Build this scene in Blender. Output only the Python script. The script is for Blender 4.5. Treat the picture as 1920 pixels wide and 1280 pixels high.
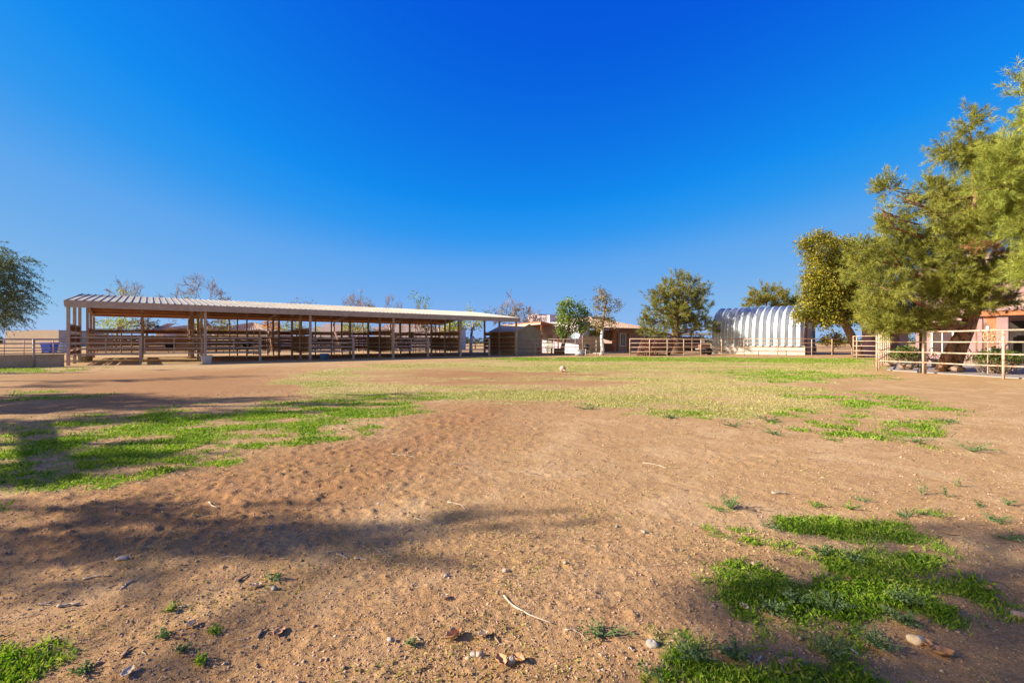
import bpy, math, random
import numpy as np
from math import sin, cos, tan, pi, radians, hypot, atan2, sqrt, floor, exp, log
from mathutils import Vector, Matrix

# ------------------------------------------------------------------ camera, sky, sun
for o in list(bpy.data.objects): bpy.data.objects.remove(o)
sc = bpy.context.scene
COL = sc.collection
F = 870.0      # focal length in pixels of the 1920 px wide photograph
H = 1.3        # eye height
cd = bpy.data.cameras.new('camera'); cam = bpy.data.objects.new('camera', cd); COL.objects.link(cam)
cd.lens = F/1920*36; cd.sensor_width = 36; cd.clip_start = 0.05; cd.clip_end = 5000
cam.location = (0, 0, H); cam.rotation_euler = (radians(90), 0, 0)
sc.camera = cam

SUN_EL, SUN_A = radians(26), radians(8)      # sun stands to the left and a little behind
to_sun = Vector((-cos(SUN_A)*cos(SUN_EL), -sin(SUN_A)*cos(SUN_EL), sin(SUN_EL)))
w = bpy.data.worlds.new('World'); sc.world = w; w.use_nodes = True
nt = w.node_tree; nt.nodes.clear()
sky = nt.nodes.new('ShaderNodeTexSky'); sky.sky_type = 'NISHITA'; sky.sun_disc = False
sky.sun_elevation = SUN_EL; sky.sun_rotation = atan2(to_sun.x, to_sun.y) % (2*pi)
sky.altitude = 300; sky.air_density = 1.0; sky.dust_density = 0.3; sky.ozone_density = 3.0
EXPO = 1.15
KS = 0.12*2**0.85
def sky_math(op, a, b=None):
    n = nt.nodes.new('ShaderNodeVectorMath'); n.operation = op
    for i, v in enumerate((a, b)):
        if v is None: continue
        if isinstance(v, (tuple, list)): n.inputs[i].default_value = v
        else: nt.links.new(v, n.inputs[i])
    return n
# deepen the blue of a very clear, dry winter sky (a per-channel curve over the sky model)
sc1 = sky_math('MULTIPLY', sky.outputs[0], (KS/2.5,)*3)
cv = nt.nodes.new('ShaderNodeRGBCurve'); nt.links.new(sc1.outputs[0], cv.inputs['Color'])
def setc(i, pts):
    c = cv.mapping.curves[i]
    while len(c.points) < len(pts): c.points.new(.5, .5)
    for p, (x, y) in zip(c.points, pts): p.location = (x/2.5, y); p.handle_type = 'VECTOR'
setc(0, [(0, 0), (.16, .002), (.29, .007), (.36, .03), (.48, .12), (.75, .21), (1.2, .29), (2.5, .55)])
setc(1, [(0, 0), (.29, .105), (.42, .20), (.53, .275), (.78, .385), (1.5, .54), (2.5, .75)])
setc(2, [(0, 0), (.5, .70), (.9, .87), (1.3, .85), (2.5, .76)])
cv.mapping.update()
sc2 = sky_math('MULTIPLY', cv.outputs[0], (1/2**EXPO/0.12,)*3)
warm_fill = sky_math('MULTIPLY', sky.outputs[0], (1.6, 1.0, .52))  # warm fill added to the sky behind the camera to warm the shadows
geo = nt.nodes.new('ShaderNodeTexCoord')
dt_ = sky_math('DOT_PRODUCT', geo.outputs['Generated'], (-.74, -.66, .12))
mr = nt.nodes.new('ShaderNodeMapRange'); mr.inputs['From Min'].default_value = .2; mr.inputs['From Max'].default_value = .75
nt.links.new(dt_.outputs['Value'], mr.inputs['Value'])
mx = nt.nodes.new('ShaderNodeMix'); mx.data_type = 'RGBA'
nt.links.new(mr.outputs[0], mx.inputs[0]); nt.links.new(sc2.outputs[0], mx.inputs[6]); nt.links.new(warm_fill.outputs[0], mx.inputs[7])
bg = nt.nodes.new('ShaderNodeBackground'); bg.inputs[1].default_value = 0.12
wo = nt.nodes.new('ShaderNodeOutputWorld')
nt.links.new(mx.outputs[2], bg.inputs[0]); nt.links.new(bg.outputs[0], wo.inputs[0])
sl = bpy.data.lights.new('sun', 'SUN'); sl.energy = 5.0; sl.angle = radians(0.55); sl.color = (1, 0.92, 0.79)
so = bpy.data.objects.new('sun', sl); COL.objects.link(so)
so.rotation_euler = to_sun.to_track_quat('Z', 'Y').to_euler()
sc.view_settings.view_transform = 'Standard'; sc.view_settings.look = 'None'
sc.view_settings.exposure = EXPO; sc.view_settings.gamma = 1.0
sc.cycles.max_bounces = 6; sc.cycles.diffuse_bounces = 4; sc.cycles.transparent_max_bounces = 8

# ------------------------------------------------------------------ helpers
def X_(px, Y): return (px-960)/F*Y
def Z_(py, Y): return H+(640-py)*Y/F
def P_(px, py, Y): return Vector((X_(px, Y), Y, Z_(py, Y)))
def G_(px, py): Y = H*F/(py-640); return (X_(px, Y), Y)

def _hash(ix, iy, seed):
    n = (ix.astype(np.int64)*374761393 + iy.astype(np.int64)*668265263 + seed*1442695041) & 0xffffffff
    n = ((n ^ (n >> 13))*1274126177) & 0xffffffff
    n = (n ^ (n >> 16)) & 0xffffffff
    return n/4294967295.0
def vnoise(x, y, seed=0):
    xi = np.floor(x); yi = np.floor(y); fx = x-xi; fy = y-yi
    fx = fx*fx*(3-2*fx); fy = fy*fy*(3-2*fy)
    a = _hash(xi, yi, seed); b = _hash(xi+1, yi, seed); c = _hash(xi, yi+1, seed); d = _hash(xi+1, yi+1, seed)
    return (a*(1-fx)+b*fx)*(1-fy)+(c*(1-fx)+d*fx)*fy
def fbm(x, y, seed=0, oct=4):
    s = 0*x; a = 0.5; t = 0
    for i in range(oct):
        s = s+a*vnoise(x*2**i+17.3*i, y*2**i-9.1*i, seed+i); t += a; a *= 0.5
    return s/t

class MB:
    def __init__(s): s.v = []; s.f = []
    def add(s, vs, fs):
        b = len(s.v); s.v += [tuple(p) for p in vs]; s.f += [tuple(b+i for i in f) for f in fs]
    def box(s, c, d, ax=None):
        """box centred at c with full sizes d, axes ax (three vectors)"""
        ax = ax or (Vector((1,0,0)), Vector((0,1,0)), Vector((0,0,1)))
        c = Vector(c); vs = []
        for k in (-.5,.5):
            for i, j in ((-.5,-.5),(.5,-.5),(.5,.5),(-.5,.5)):
                vs.append(c+ax[0]*(i*d[0])+ax[1]*(j*d[1])+ax[2]*(k*d[2]))
        s.add(vs, [(3,2,1,0),(4,5,6,7),(0,1,5,4),(1,2,6,5),(2,3,7,6),(3,0,4,7)])
    def bar(s, a, b, wd, ht, up=Vector((0,0,1))):
        a = Vector(a); b = Vector(b); d = (b-a); L = d.length; d.normalize()
        side = d.cross(up)
        if side.length < 1e-4: side = d.cross(Vector((1,0,0)))
        side.normalize(); u = side.cross(d)
        s.box((a+b)/2, (L, wd, ht), (d, side, u))
    def tube(s, pts, rad, n=6, cap=True):
        pts = [Vector(p) for p in pts]
        if not hasattr(rad, '__len__'): rad = [rad]*len(pts)
        rings = []; prev = None
        for i, p in enumerate(pts):
            d = (pts[min(i+1, len(pts)-1)]-pts[max(i-1, 0)])
            if d.length < 1e-9: d = Vector((0,0,1))
            d.normalize()
            if prev is None:
                r = Vector((0,0,1)) if abs(d.z) < .9 else Vector((1,0,0))
                prev = d.cross(r).normalized()
            u = (prev-d*prev.dot(d))
            if u.length < 1e-6: u = d.orthogonal()
            u.normalize(); prev = u; v = d.cross(u)
            rings.append([p+(u*cos(2*pi*k/n)+v*sin(2*pi*k/n))*rad[i] for k in range(n)])
        b = len(s.v)
        for r in rings: s.v += [tuple(q) for q in r]
        for i in range(len(pts)-1):
            for k in range(n):
                k2 = (k+1) % n
                s.f.append((b+i*n+k, b+i*n+k2, b+(i+1)*n+k2, b+(i+1)*n+k))
        if cap:
            s.f.append(tuple(b+k for k in reversed(range(n))))
            s.f.append(tuple(b+(len(pts)-1)*n+k for k in range(n)))
    def lathe(s, c, prof, n=20, ax=None):
        c = Vector(c); b = len(s.v)
        for r, z in prof:
            for k in range(n): s.v.append((c.x+r*cos(2*pi*k/n), c.y+r*sin(2*pi*k/n), c.z+z))
        for i in range(len(prof)-1):
            for k in range(n):
                k2 = (k+1) % n; s.f.append((b+i*n+k, b+i*n+k2, b+(i+1)*n+k2, b+(i+1)*n+k))
    def quad(s, *p): s.add(p, [tuple(range(len(p)))])
    def build(s, name, mat=None, parent=None, smooth=False, bevel=0):
        me = bpy.data.meshes.new(name); me.from_pydata(s.v, [], s.f); me.update()
        if smooth: me.polygons.foreach_set('use_smooth', [True]*len(me.polygons))
        o = bpy.data.objects.new(name, me); COL.objects.link(o)
        if mat: me.materials.append(mat)
        if parent: o.parent = parent; o.matrix_parent_inverse = parent.matrix_world.inverted() if False else Matrix.Translation(-parent.location) if parent.rotation_euler.z == 0 else Matrix.Identity(4)
        if bevel:
            m = o.modifiers.new('bevel', 'BEVEL'); m.width = bevel; m.segments = 2; m.limit_method = 'ANGLE'
        return o
def npmesh(name, V, Fa, mat, parent=None, smooth=False):
    """V (n,3) array, Fa (m,k) array of equal sided faces"""
    me = bpy.data.meshes.new(name); k = Fa.shape[1]
    me.vertices.add(len(V)); me.vertices.foreach_set('co', np.asarray(V, np.float32).ravel())
    me.loops.add(Fa.size); me.loops.foreach_set('vertex_index', Fa.astype(np.int32).ravel())
    me.polygons.add(len(Fa)); me.polygons.foreach_set('loop_start', np.arange(0, Fa.size, k, dtype=np.int32))
    me.polygons.foreach_set('loop_total', np.full(len(Fa), k, np.int32))
    if smooth: me.polygons.foreach_set('use_smooth', np.ones(len(Fa), bool))
    me.update(calc_edges=True)
    me.materials.append(mat)
    o = bpy.data.objects.new(name, me); COL.objects.link(o)
    if parent: o.parent = parent; o.matrix_parent_inverse = Matrix.Translation(-parent.location)
    return o
def tag(o, label=None, cat=None, group=None, kind=None):
    if label: o['label'] = label
    if cat: o['category'] = cat
    if group: o['group'] = group
    if kind: o['kind'] = kind
    return o
def thing(name, label, cat, loc=(0,0,0), group=None):
    o = bpy.data.objects.new(name, None); COL.objects.link(o); o.location = loc; o.empty_display_size = .2
    return tag(o, label, cat, group)
def copy_tree(o, parent=None):
    c = o.copy(); COL.objects.link(c)
    if parent: c.parent = parent
    for ch in list(o.children): copy_tree(ch, c)
    return c

# ------------------------------------------------------------------ materials
def newmat(name):
    m = bpy.data.materials.new(name); m.use_nodes = True; t = m.node_tree; t.nodes.clear()
    out = t.nodes.new('ShaderNodeOutputMaterial'); return m, t, out
def N(t, kind, **kw):
    n = t.nodes.new(kind)
    for k, v in kw.items():
        if k in n.inputs: n.inputs[k].default_value = v
        else: setattr(n, k, v)
    return n
def ramp(t, fac, stops):
    r = t.nodes.new('ShaderNodeValToRGB'); cr = r.color_ramp
    while len(cr.elements) < len(stops): cr.elements.new(0.5)
    for e, (p, c) in zip(cr.elements, stops): e.position = p; e.color = (*c, 1)
    t.links.new(fac, r.inputs[0]); return r.outputs[0]
def mix(t, fac, a, b, mode='MIX'):
    m = t.nodes.new('ShaderNodeMix'); m.data_type = 'RGBA'; m.blend_type = mode
    for sock, v in ((m.inputs[0], fac), (m.inputs[6], a), (m.inputs[7], b)):
        if hasattr(v, 'type') and not isinstance(v, (int, float)): t.links.new(v, sock)
        elif isinstance(v, (int, float)): sock.default_value = v
        else: sock.default_value = (*v, 1)
    return m.outputs[2]
def noise(t, scale, detail=4, rough=.55, vec=None, dist=0):
    n = N(t, 'ShaderNodeTexNoise'); n.inputs['Scale'].default_value = scale; n.inputs['Detail'].default_value = detail
    n.inputs['Roughness'].default_value = rough; n.inputs['Distortion'].default_value = dist
    if vec is None: vec = N(t, 'ShaderNodeNewGeometry').outputs['Position']
    t.links.new(vec, n.inputs['Vector']); return n.outputs[0]
def surf(name, c1, c2, scale=3, rough=.8, metal=0, bump=0, bscale=40, lo=.35, hi=.65, c3=None, s3=12, lo3=.6, hi3=.72, spec=.3, stretch=None):
    m, t, out = newmat(name); p = N(t, 'ShaderNodeBsdfPrincipled'); t.links.new(p.outputs[0], out.inputs[0])
    vec = None
    if stretch:
        mp = N(t, 'ShaderNodeMapping'); mp.inputs['Scale'].default_value = stretch
        t.links.new(N(t, 'ShaderNodeNewGeometry').outputs['Position'], mp.inputs[0]); vec = mp.outputs[0]
    c = ramp(t, noise(t, scale, 5, .6, vec), [(lo, c1), (hi, c2)])
    if c3: c = mix(t, ramp(t, noise(t, s3, 6, .65, vec), [(lo3, (0,0,0)), (hi3, (1,1,1))]), c, c3)
    t.links.new(c, p.inputs['Base Color']); p.inputs['Roughness'].default_value = rough
    p.inputs['Metallic'].default_value = metal; p.inputs['Specular IOR Level'].default_value = spec
    if bump:
        b = N(t, 'ShaderNodeBump'); b.inputs['Strength'].default_value = bump; b.inputs['Distance'].default_value = .02
        t.links.new(noise(t, bscale, 5, .6), b.inputs['Height']); t.links.new(b.outputs[0], p.inputs['Normal'])
    return m
def leafmat(name, cols, trans=.35, rough=.6, nscale=.5):
    m, t, out = newmat(name)
    g = N(t, 'ShaderNodeNewGeometry')
    a = N(t, 'ShaderNodeMath', operation='MULTIPLY_ADD'); a.inputs[1].default_value = .62
    t.links.new(g.outputs['Random Per Island'], a.inputs[0])
    b = N(t, 'ShaderNodeMath', operation='MULTIPLY'); b.inputs[1].default_value = .76
    t.links.new(noise(t, nscale, 3, .6), b.inputs[0])
    s = N(t, 'ShaderNodeMath', operation='SUBTRACT'); s.inputs[1].default_value = .2
    t.links.new(b.outputs[0], s.inputs[0]); t.links.new(s.outputs[0], a.inputs[2])
    n = len(cols); c = ramp(t, a.outputs[0], [(i/(n-1) if n > 1 else 0, k) for i, k in enumerate(cols)])
    p = N(t, 'ShaderNodeBsdfPrincipled'); t.links.new(c, p.inputs['Base Color']); p.inputs['Roughness'].default_value = rough
    p.inputs['Specular IOR Level'].default_value = .25
    tr = N(t, 'ShaderNodeBsdfTranslucent'); t.links.new(mix(t, 1.0, c, (1.0, 1.0, .55), 'MULTIPLY'), tr.inputs[0])
    ms = N(t, 'ShaderNodeMixShader'); ms.inputs[0].default_value = trans
    t.links.new(p.outputs[0], ms.inputs[1]); t.links.new(tr.outputs[0], ms.inputs[2]); t.links.new(ms.outputs[0], out.inputs[0])
    return m

M = {}
M['barn_paint'] = surf('barn_paint', (.37,.27,.21), (.46,.345,.27), 2.5, .6, c3=(.25,.14,.09), s3=9, lo3=.62, hi3=.74)
M['barn_brown'] = surf('barn_brown', (.36,.175,.10), (.45,.23,.135), 2.0, .8)
M['rust_board'] = surf('rust_board', (.14,.065,.04), (.24,.12,.07), 3.0, .8, bump=.3, bscale=20, stretch=(1,1,6))
M['roof_sheet'] = surf('roof_sheet', (.33,.295,.25), (.42,.38,.33), .8, .8, 0, c3=(.36,.28,.22), s3=1.3, lo3=.62, hi3=.8, spec=.15)
M['pipe'] = surf('pipe_paint', (.43,.31,.23), (.54,.41,.32), 6, .7, spec=.2, c3=(.34,.14,.055), s3=9, lo3=.52, hi3=.62)
M['pipe_dull'] = surf('pipe_dull', (.38,.28,.22), (.50,.38,.30), 4, .6, c3=(.28,.12,.06), s3=8, lo3=.58, hi3=.68)
M['pipe_rust'] = surf('pipe_rust', (.13,.055,.035), (.22,.09,.055), 5, .75)
M['concrete'] = surf('concrete', (.42,.37,.32), (.54,.48,.42), 1.5, .9, bump=.2, bscale=30, c3=(.32,.25,.2), s3=2.5)
M['wall_concrete'] = surf('wall_concrete', (.36,.24,.16), (.46,.32,.22), 1.5, .95, bump=.3, bscale=25, spec=.05, c3=(.24,.16,.11), s3=2.5)
M['paving'] = surf('paving', (.28,.23,.205), (.36,.30,.27), .8, .9, bump=.15, bscale=20)
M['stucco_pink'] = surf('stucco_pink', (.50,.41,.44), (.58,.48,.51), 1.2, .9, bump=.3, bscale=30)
M['stucco_shade'] = surf('stucco_pine_shade', (.27,.165,.155), (.34,.21,.20), 1.2, .9, bump=.3, bscale=30)  # pink stucco with the shade of the pine put into its colour
M['stucco_shaded_side'] = surf('stucco_shaded_side', (.36,.22,.185), (.43,.27,.225), 1.2, .9, bump=.3, bscale=30)  # darker stucco for walls turned from the sun, shade put into the colour
M['stucco_tan'] = surf('stucco_tan', (.50,.40,.30), (.58,.46,.36), .6, .9)
M['tile'] = surf('roof_tile', (.34,.22,.16), (.56,.40,.30), 6, .85, c3=(.25,.15,.11), s3=10)
M['shed'] = surf('shed_steel', (.36,.29,.20), (.43,.35,.25), 2, .75, spec=.1)
M['shed_roof'] = surf('shed_roof', (.48,.38,.28), (.56,.45,.34), 2, .85, spec=.1)
M['wood_red'] = surf('wood_red', (.34,.11,.05), (.48,.17,.07), 5, .7, stretch=(3,3,.5))
M['wood_brown'] = surf('wood_brown', (.16,.08,.05), (.26,.14,.085), 5, .8)
M['reed'] = surf('reed', (.42,.30,.14), (.58,.43,.22), 12, .9, stretch=(6,6,.4))
M['white'] = surf('white_plastic', (.74,.74,.72), (.82,.81,.78), 3, .5)
M['beige_tub'] = surf('beige_tub', (.52,.38,.26), (.60,.45,.32), 3, .6, c3=(.35,.24,.16), s3=7)
M['grey_tub'] = surf('grey_tub', (.46,.42,.36), (.56,.51,.45), 3, .6, c3=(.3,.24,.18), s3=7)
M['blue_tub'] = surf('blue_tub', (.07,.19,.42), (.12,.27,.52), 4, .5, c3=(.2,.24,.3), s3=9)
M['blue_bin'] = surf('blue_bin', (.01,.05,.42), (.015,.08,.55), 3, .4)
M['greyblue'] = surf('greyblue', (.36,.43,.52), (.44,.50,.58), 3, .5)
M['galv'] = surf('galvanised', (.36,.38,.39), (.48,.50,.50), 8, .5, .4, spec=.3)
M['quonset'] = surf('corrugated_steel', (.37,.39,.42), (.53,.56,.59), 1.8, .5, .35, bump=.05, bscale=8, spec=.3, c3=(.30,.28,.26), s3=3.2, lo3=.56, hi3=.74, stretch=(1,1,.3))
M['dark'] = surf('dark_metal', (.015,.012,.012), (.03,.025,.022), 4, .5)
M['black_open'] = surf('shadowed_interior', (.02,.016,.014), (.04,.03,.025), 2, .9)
M['glass'] = surf('window_glass', (.03,.02,.025), (.06,.04,.045), 1, .12, spec=.35)
M['lamp_glass'] = surf('lamp_glass', (.6,.58,.52), (.7,.68,.6), 3, .2)
M['copper'] = surf('lantern_roof', (.38,.14,.10), (.48,.2,.14), 8, .5)
M['door_grey'] = surf('door_grey', (.26,.25,.20), (.32,.31,.26), 5, .7)
M['bark'] = surf('bark', (.10,.062,.042), (.24,.15,.10), 14, .95, bump=1.0, bscale=18, stretch=(1,1,.35))
M['pine_bark'] = surf('pine_bark', (.16,.075,.04), (.40,.21,.12), 9, .95, bump=1.0, bscale=14, c3=(.09,.05,.035), s3=7, lo3=.5, hi3=.6, stretch=(1,1,.45))
M['pale_bark'] = surf('pale_bark', (.30,.22,.17), (.42,.33,.26), 8, .95)
M['whitewash'] = surf('whitewash', (.62,.60,.60), (.76,.74,.73), 8, .9)
M['twig_bark'] = surf('twig_bark', (.24,.16,.12), (.36,.26,.2), 8, .95)
M['needles'] = leafmat('pine_needles', [(.035,.045,.012), (.145,.16,.028), (.33,.325,.05), (.52,.47,.12)], .14, nscale=.9)
M['needles_far'] = leafmat('far_pine_needles', [(.045,.05,.012), (.14,.14,.026), (.28,.26,.045), (.42,.37,.09)], .2, nscale=.8)
M['needles_bright'] = leafmat('bright_pine_needles', [(.05,.07,.014), (.19,.23,.035), (.38,.41,.07), (.57,.56,.16)], .16, nscale=1)
M['needles_dead'] = leafmat('dead_needles', [(.30,.14,.06), (.52,.29,.14), (.62,.4,.22)], .3, nscale=1)
M['leaf_yellow'] = leafmat('yellow_green_leaf', [(.06,.075,.012), (.17,.17,.02), (.34,.29,.03), (.54,.40,.04)], .35, nscale=.7)
M['leaf_green'] = leafmat('green_leaf', [(.05,.10,.015), (.12,.20,.03), (.24,.32,.06), (.40,.36,.16)], .35, nscale=.7)
M['leaf_lime'] = leafmat('lime_leaf', [(.10,.13,.015), (.26,.30,.03), (.42,.45,.06), (.55,.50,.10)], .4, nscale=.6)
M['leaf_olive'] = leafmat('olive_leaf', [(.07,.065,.02), (.17,.13,.04), (.27,.22,.06), (.40,.26,.10)], .3, nscale=.7)
M['leaf_dark'] = leafmat('dark_leaf', [(.02,.035,.015), (.045,.07,.025), (.09,.12,.05)], .25, nscale=.6)
M['leaf_tamarisk'] = leafmat('tamarisk_frond', [(.05,.08,.04), (.11,.15,.07), (.22,.24,.12)], .25, nscale=.8)
M['leaf_orange'] = leafmat('orange_leaf', [(.40,.16,.03), (.62,.28,.05), (.75,.42,.10)], .4, nscale=.8)
M['bush'] = leafmat('bush_leaf', [(.05,.07,.015), (.12,.16,.03), (.22,.27,.06)], .3, nscale=2)
M['bush_dry'] = leafmat('bush_dry', [(.22,.15,.09), (.36,.26,.16), (.48,.37,.24)], .2, nscale=2)
M['grass'] = leafmat('grass_blade', [(.05,.10,.008), (.12,.24,.012), (.22,.36,.02), (.36,.42,.06), (.55,.47,.19)], .42, nscale=1.6)
M['grass_dry'] = leafmat('dry_grass_blade', [(.24,.22,.05), (.42,.36,.11), (.54,.44,.18), (.30,.34,.06)], .3, nscale=1.2)
M['weed'] = leafmat('weed_leaf', [(.06,.11,.03), (.13,.20,.07), (.24,.32,.14)], .3, nscale=3)
M['pebble'] = leafmat('pebble', [(.16,.09,.055), (.34,.20,.13), (.42,.27,.18), (.52,.42,.34)], .0, .9, nscale=3)
M['litter'] = leafmat('litter', [(.05,.03,.018), (.16,.09,.05), (.36,.24,.13), (.60,.47,.32)], .0, .9, nscale=4)
M['twig'] = surf('dry_twig', (.36,.27,.19), (.56,.46,.36), 30, .9)
M['twig_dark'] = surf('dark_twig', (.16,.11,.08), (.26,.19,.14), 20, .9)
M['stone_grey'] = surf('stone_grey', (.24,.21,.18), (.38,.33,.28), 30, .8, bump=.2, bscale=60)
M['rock_brown'] = surf('rock_brown', (.20,.13,.09), (.32,.22,.16), 12, .95, bump=.6, bscale=20)
M['stone_pink'] = surf('stone_pink', (.34,.21,.15), (.48,.32,.24), 30, .9, bump=.2, bscale=60)
M['dead_leaf'] = surf('dead_leaf', (.38,.18,.08), (.56,.30,.14), 30, .7)
M['dead_leaf_pale'] = surf('dead_leaf_pale', (.60,.42,.24), (.72,.52,.32), 30, .7)
M['ball'] = surf('ball', (.50,.25,.20), (.60,.33,.27), 12, .7, c3=(.66,.45,.38), s3=9, lo3=.6, hi3=.72)
M['tyre'] = surf('tyre', (.02,.02,.02), (.04,.038,.035), 8, .9)
M['wheel_wood'] = surf('wheel_wood', (.42,.26,.12), (.54,.34,.17), 8, .8)
M['teal'] = surf('pale_enamel', (.34,.42,.44), (.42,.50,.52), 4, .4)

# ------------------------------------------------------------------ the ground
def poly_mask(x, y, pts, soft=.25):
    """1 inside polygon, 0 outside, soft edge measured relative to distance; pts are world xy"""
    inside = np.zeros(x.shape, bool); n = len(pts); dmin = np.full(x.shape, 1e9)
    for i in range(n):
        x1, y1 = pts[i]; x2, y2 = pts[(i+1) % n]
        c = ((y1 > y) != (y2 > y)) & (x < (x2-x1)*(y-y1)/((y2-y1) if y2 != y1 else 1e-9)+x1)
        inside ^= c
        dx, dy = x2-x1, y2-y1; tt = np.clip(((x-x1)*dx+(y-y1)*dy)/(dx*dx+dy*dy+1e-12), 0, 1)
        dmin = np.minimum(dmin, np.hypot(x-x1-tt*dx, y-y1-tt*dy))
    s = np.where(inside, dmin, -dmin)
    k = soft*np.maximum(.35, np.hypot(x, y)*.12)
    return np.clip(.5+s/(2*k), 0, 1)
def gp(l): return [G_(a, b) for a, b in l]
GREEN = [gp([(-200,960),(-200,800),(60,792),(200,784),(330,774),(480,764),(600,757),(740,745),(800,746),(720,775),(620,800),(560,822),(500,835),(430,845),(380,855),(300,868),(250,885),(150,905),(60,925)]),
         gp([(860,672),(1000,670),(1200,669),(1640,672),(1640,681),(1400,679),(1200,677),(1000,676)]),
         gp([(1350,696),(1480,694),(1630,704),(1560,714),(1480,718),(1400,709)]),
         gp([(1500,742),(1620,738),(1790,763),(1780,773),(1650,770),(1540,760)]),
         gp([(1400,995),(1450,995),(1520,1025),(1600,1020),(1670,1045),(1740,1095),(1850,1148),(1800,1148),(1700,1125),(1650,1175),(1690,1210),(1700,1290),(1800,1330),(1300,1330),(1290,1215),(1420,1205),(1490,1165),(1470,1125),(1408,1088),(1420,1072),(1500,1082),(1500,1058),(1430,1028)]),
         gp([(-80,1252),(28,1244),(45,1262),(20,1300),(-80,1330)]),
         gp([(-200,688),(125,691),(100,697),(-200,699)]), gp([(-200,737),(160,741),(120,746),(-200,750)])]
GSTR = [.58, .8, .6, .55, 1.0, .66, .6, .5]
SPARSE = [gp([(1100,760),(1500,765),(1640,772),(1780,775),(1870,828),(1900,860),(1700,850),(1400,800),(1150,785)]),
          gp([(1400,940),(1900,960),(1920,1120),(1780,1130),(1640,1050),(1450,1000)]),
          gp([(200,890),(420,845),(700,790),(780,800),(500,870),(250,910)])]
STRAW = [gp([(540,735),(545,700),(700,683),(870,677),(1000,674),(1640,679),(1640,700),(1560,716),(1520,740),(1500,768),(1350,785),(1150,770),(1050,752),(950,750),(780,748),(700,752),(600,757)]),
         gp([(-200,690),(150,692),(120,697),(-200,706)])]
BARE = [gp([(700,700),(820,692),(1000,694),(1180,700),(1160,715),(1000,722),(850,724),(720,716)]), gp([(1530,722),(1560,706),(1640,698),(1920,700),(1920,760),(1700,738)])]
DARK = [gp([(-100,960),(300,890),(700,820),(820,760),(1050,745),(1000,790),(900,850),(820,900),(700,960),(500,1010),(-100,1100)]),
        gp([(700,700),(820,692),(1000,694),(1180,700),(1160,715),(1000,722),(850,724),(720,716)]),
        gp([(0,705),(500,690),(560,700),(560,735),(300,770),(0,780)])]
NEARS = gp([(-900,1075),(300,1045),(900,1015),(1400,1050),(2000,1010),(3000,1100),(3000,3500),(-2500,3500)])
YELLOW = [gp([(120,688),(120,655),(1000,655),(1000,664),(600,682),(400,690)])]
def cover(x, y):
    r = np.hypot(x, y)
    w1 = fbm(x*.9, y*.9, 3, 4)-.5; w2 = fbm(x*.9, y*.9, 8, 4)-.5
    sc_ = np.clip(r*.10, .15, 1.6)
    xx = x+w1*sc_*1.8; yy = y+w2*sc_*1.8
    g = 0*x
    for i_, (p, k) in enumerate(zip(GREEN, GSTR)): g = np.maximum(g, poly_mask(xx, yy, p, .8 if i_ == 0 else .55 if i_ == 4 else .3)*k)
    n1 = fbm(x*1.9, y*2.6, 21, 5)
    g = np.clip((g+(n1-.5)*2.5+(fbm(x*9, y*9, 25, 2)-.5)*1.1)*1.7-.5, 0, 1)*(g > .02)
    sp = 0*x
    for p in SPARSE: sp = np.maximum(sp, poly_mask(xx, yy, p, .6))
    n2 = fbm(x*3.1, y*3.1, 33, 4)
    g = np.maximum(g, np.clip((sp*n2-.52)*7, 0, .8))
    s = 0*x
    for p in STRAW: s = np.maximum(s, poly_mask(xx, yy, p, .35))
    n3 = fbm(x*.35, y*1.1, 41, 4)
    b = 0*x
    for p in BARE: b = np.maximum(b, poly_mask(xx, yy, p, .8))
    s = np.clip((s+(n3-.5)*2.2+(fbm(x*1.3, y*1.6, 47, 4)-.5)*1.3)*1.3-.30-1.25*b, 0, .92)*(s > .02)
    sg = np.clip(.36+(fbm(x*.3, y*.8, 63, 3)-.5)*3.4+(fbm(x*1.2, y*1.2, 61, 3)-.5)*1.6, 0, .85)*s     # greener streaks in the straw
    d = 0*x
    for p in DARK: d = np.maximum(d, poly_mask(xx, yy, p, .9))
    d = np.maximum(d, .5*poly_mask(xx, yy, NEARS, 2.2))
    ye = 0*x
    for p in YELLOW: ye = np.maximum(ye, poly_mask(x, y, p, .5))
    return g, s, d, ye, sg
def hz(x, y):
    r = np.hypot(x, y)
    h = .035*(fbm(x*.45, y*.45, 5, 3)-.5)
    fade = np.clip(1.4-r/22, 0, 1)
    h = h*np.clip(1.3-r/40, .1, 1)
    dk = 0*x
    for p in DARK[:1]: dk = np.maximum(dk, poly_mask(x, y, p, 1.2))
    amp = .45+1.1*dk+.5*np.clip((fbm(x*.8, y*.8, 13, 2)-.55)*5, 0, 1)
    lum = fbm(x*5, y*5, 9, 4)-.5
    cl = np.clip(fbm(x*16, y*16, 11, 3)-.52, 0, 1)
    fine = fbm(x*38, y*38, 15, 2)-.5
    pit = np.clip(.40-fbm(x*6.5, y*6.5, 19, 3), 0, 1)
    h = h+fade*(amp*(.011*lum+.045*cl-.035*pit)+.009*fine)
    return h

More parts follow.
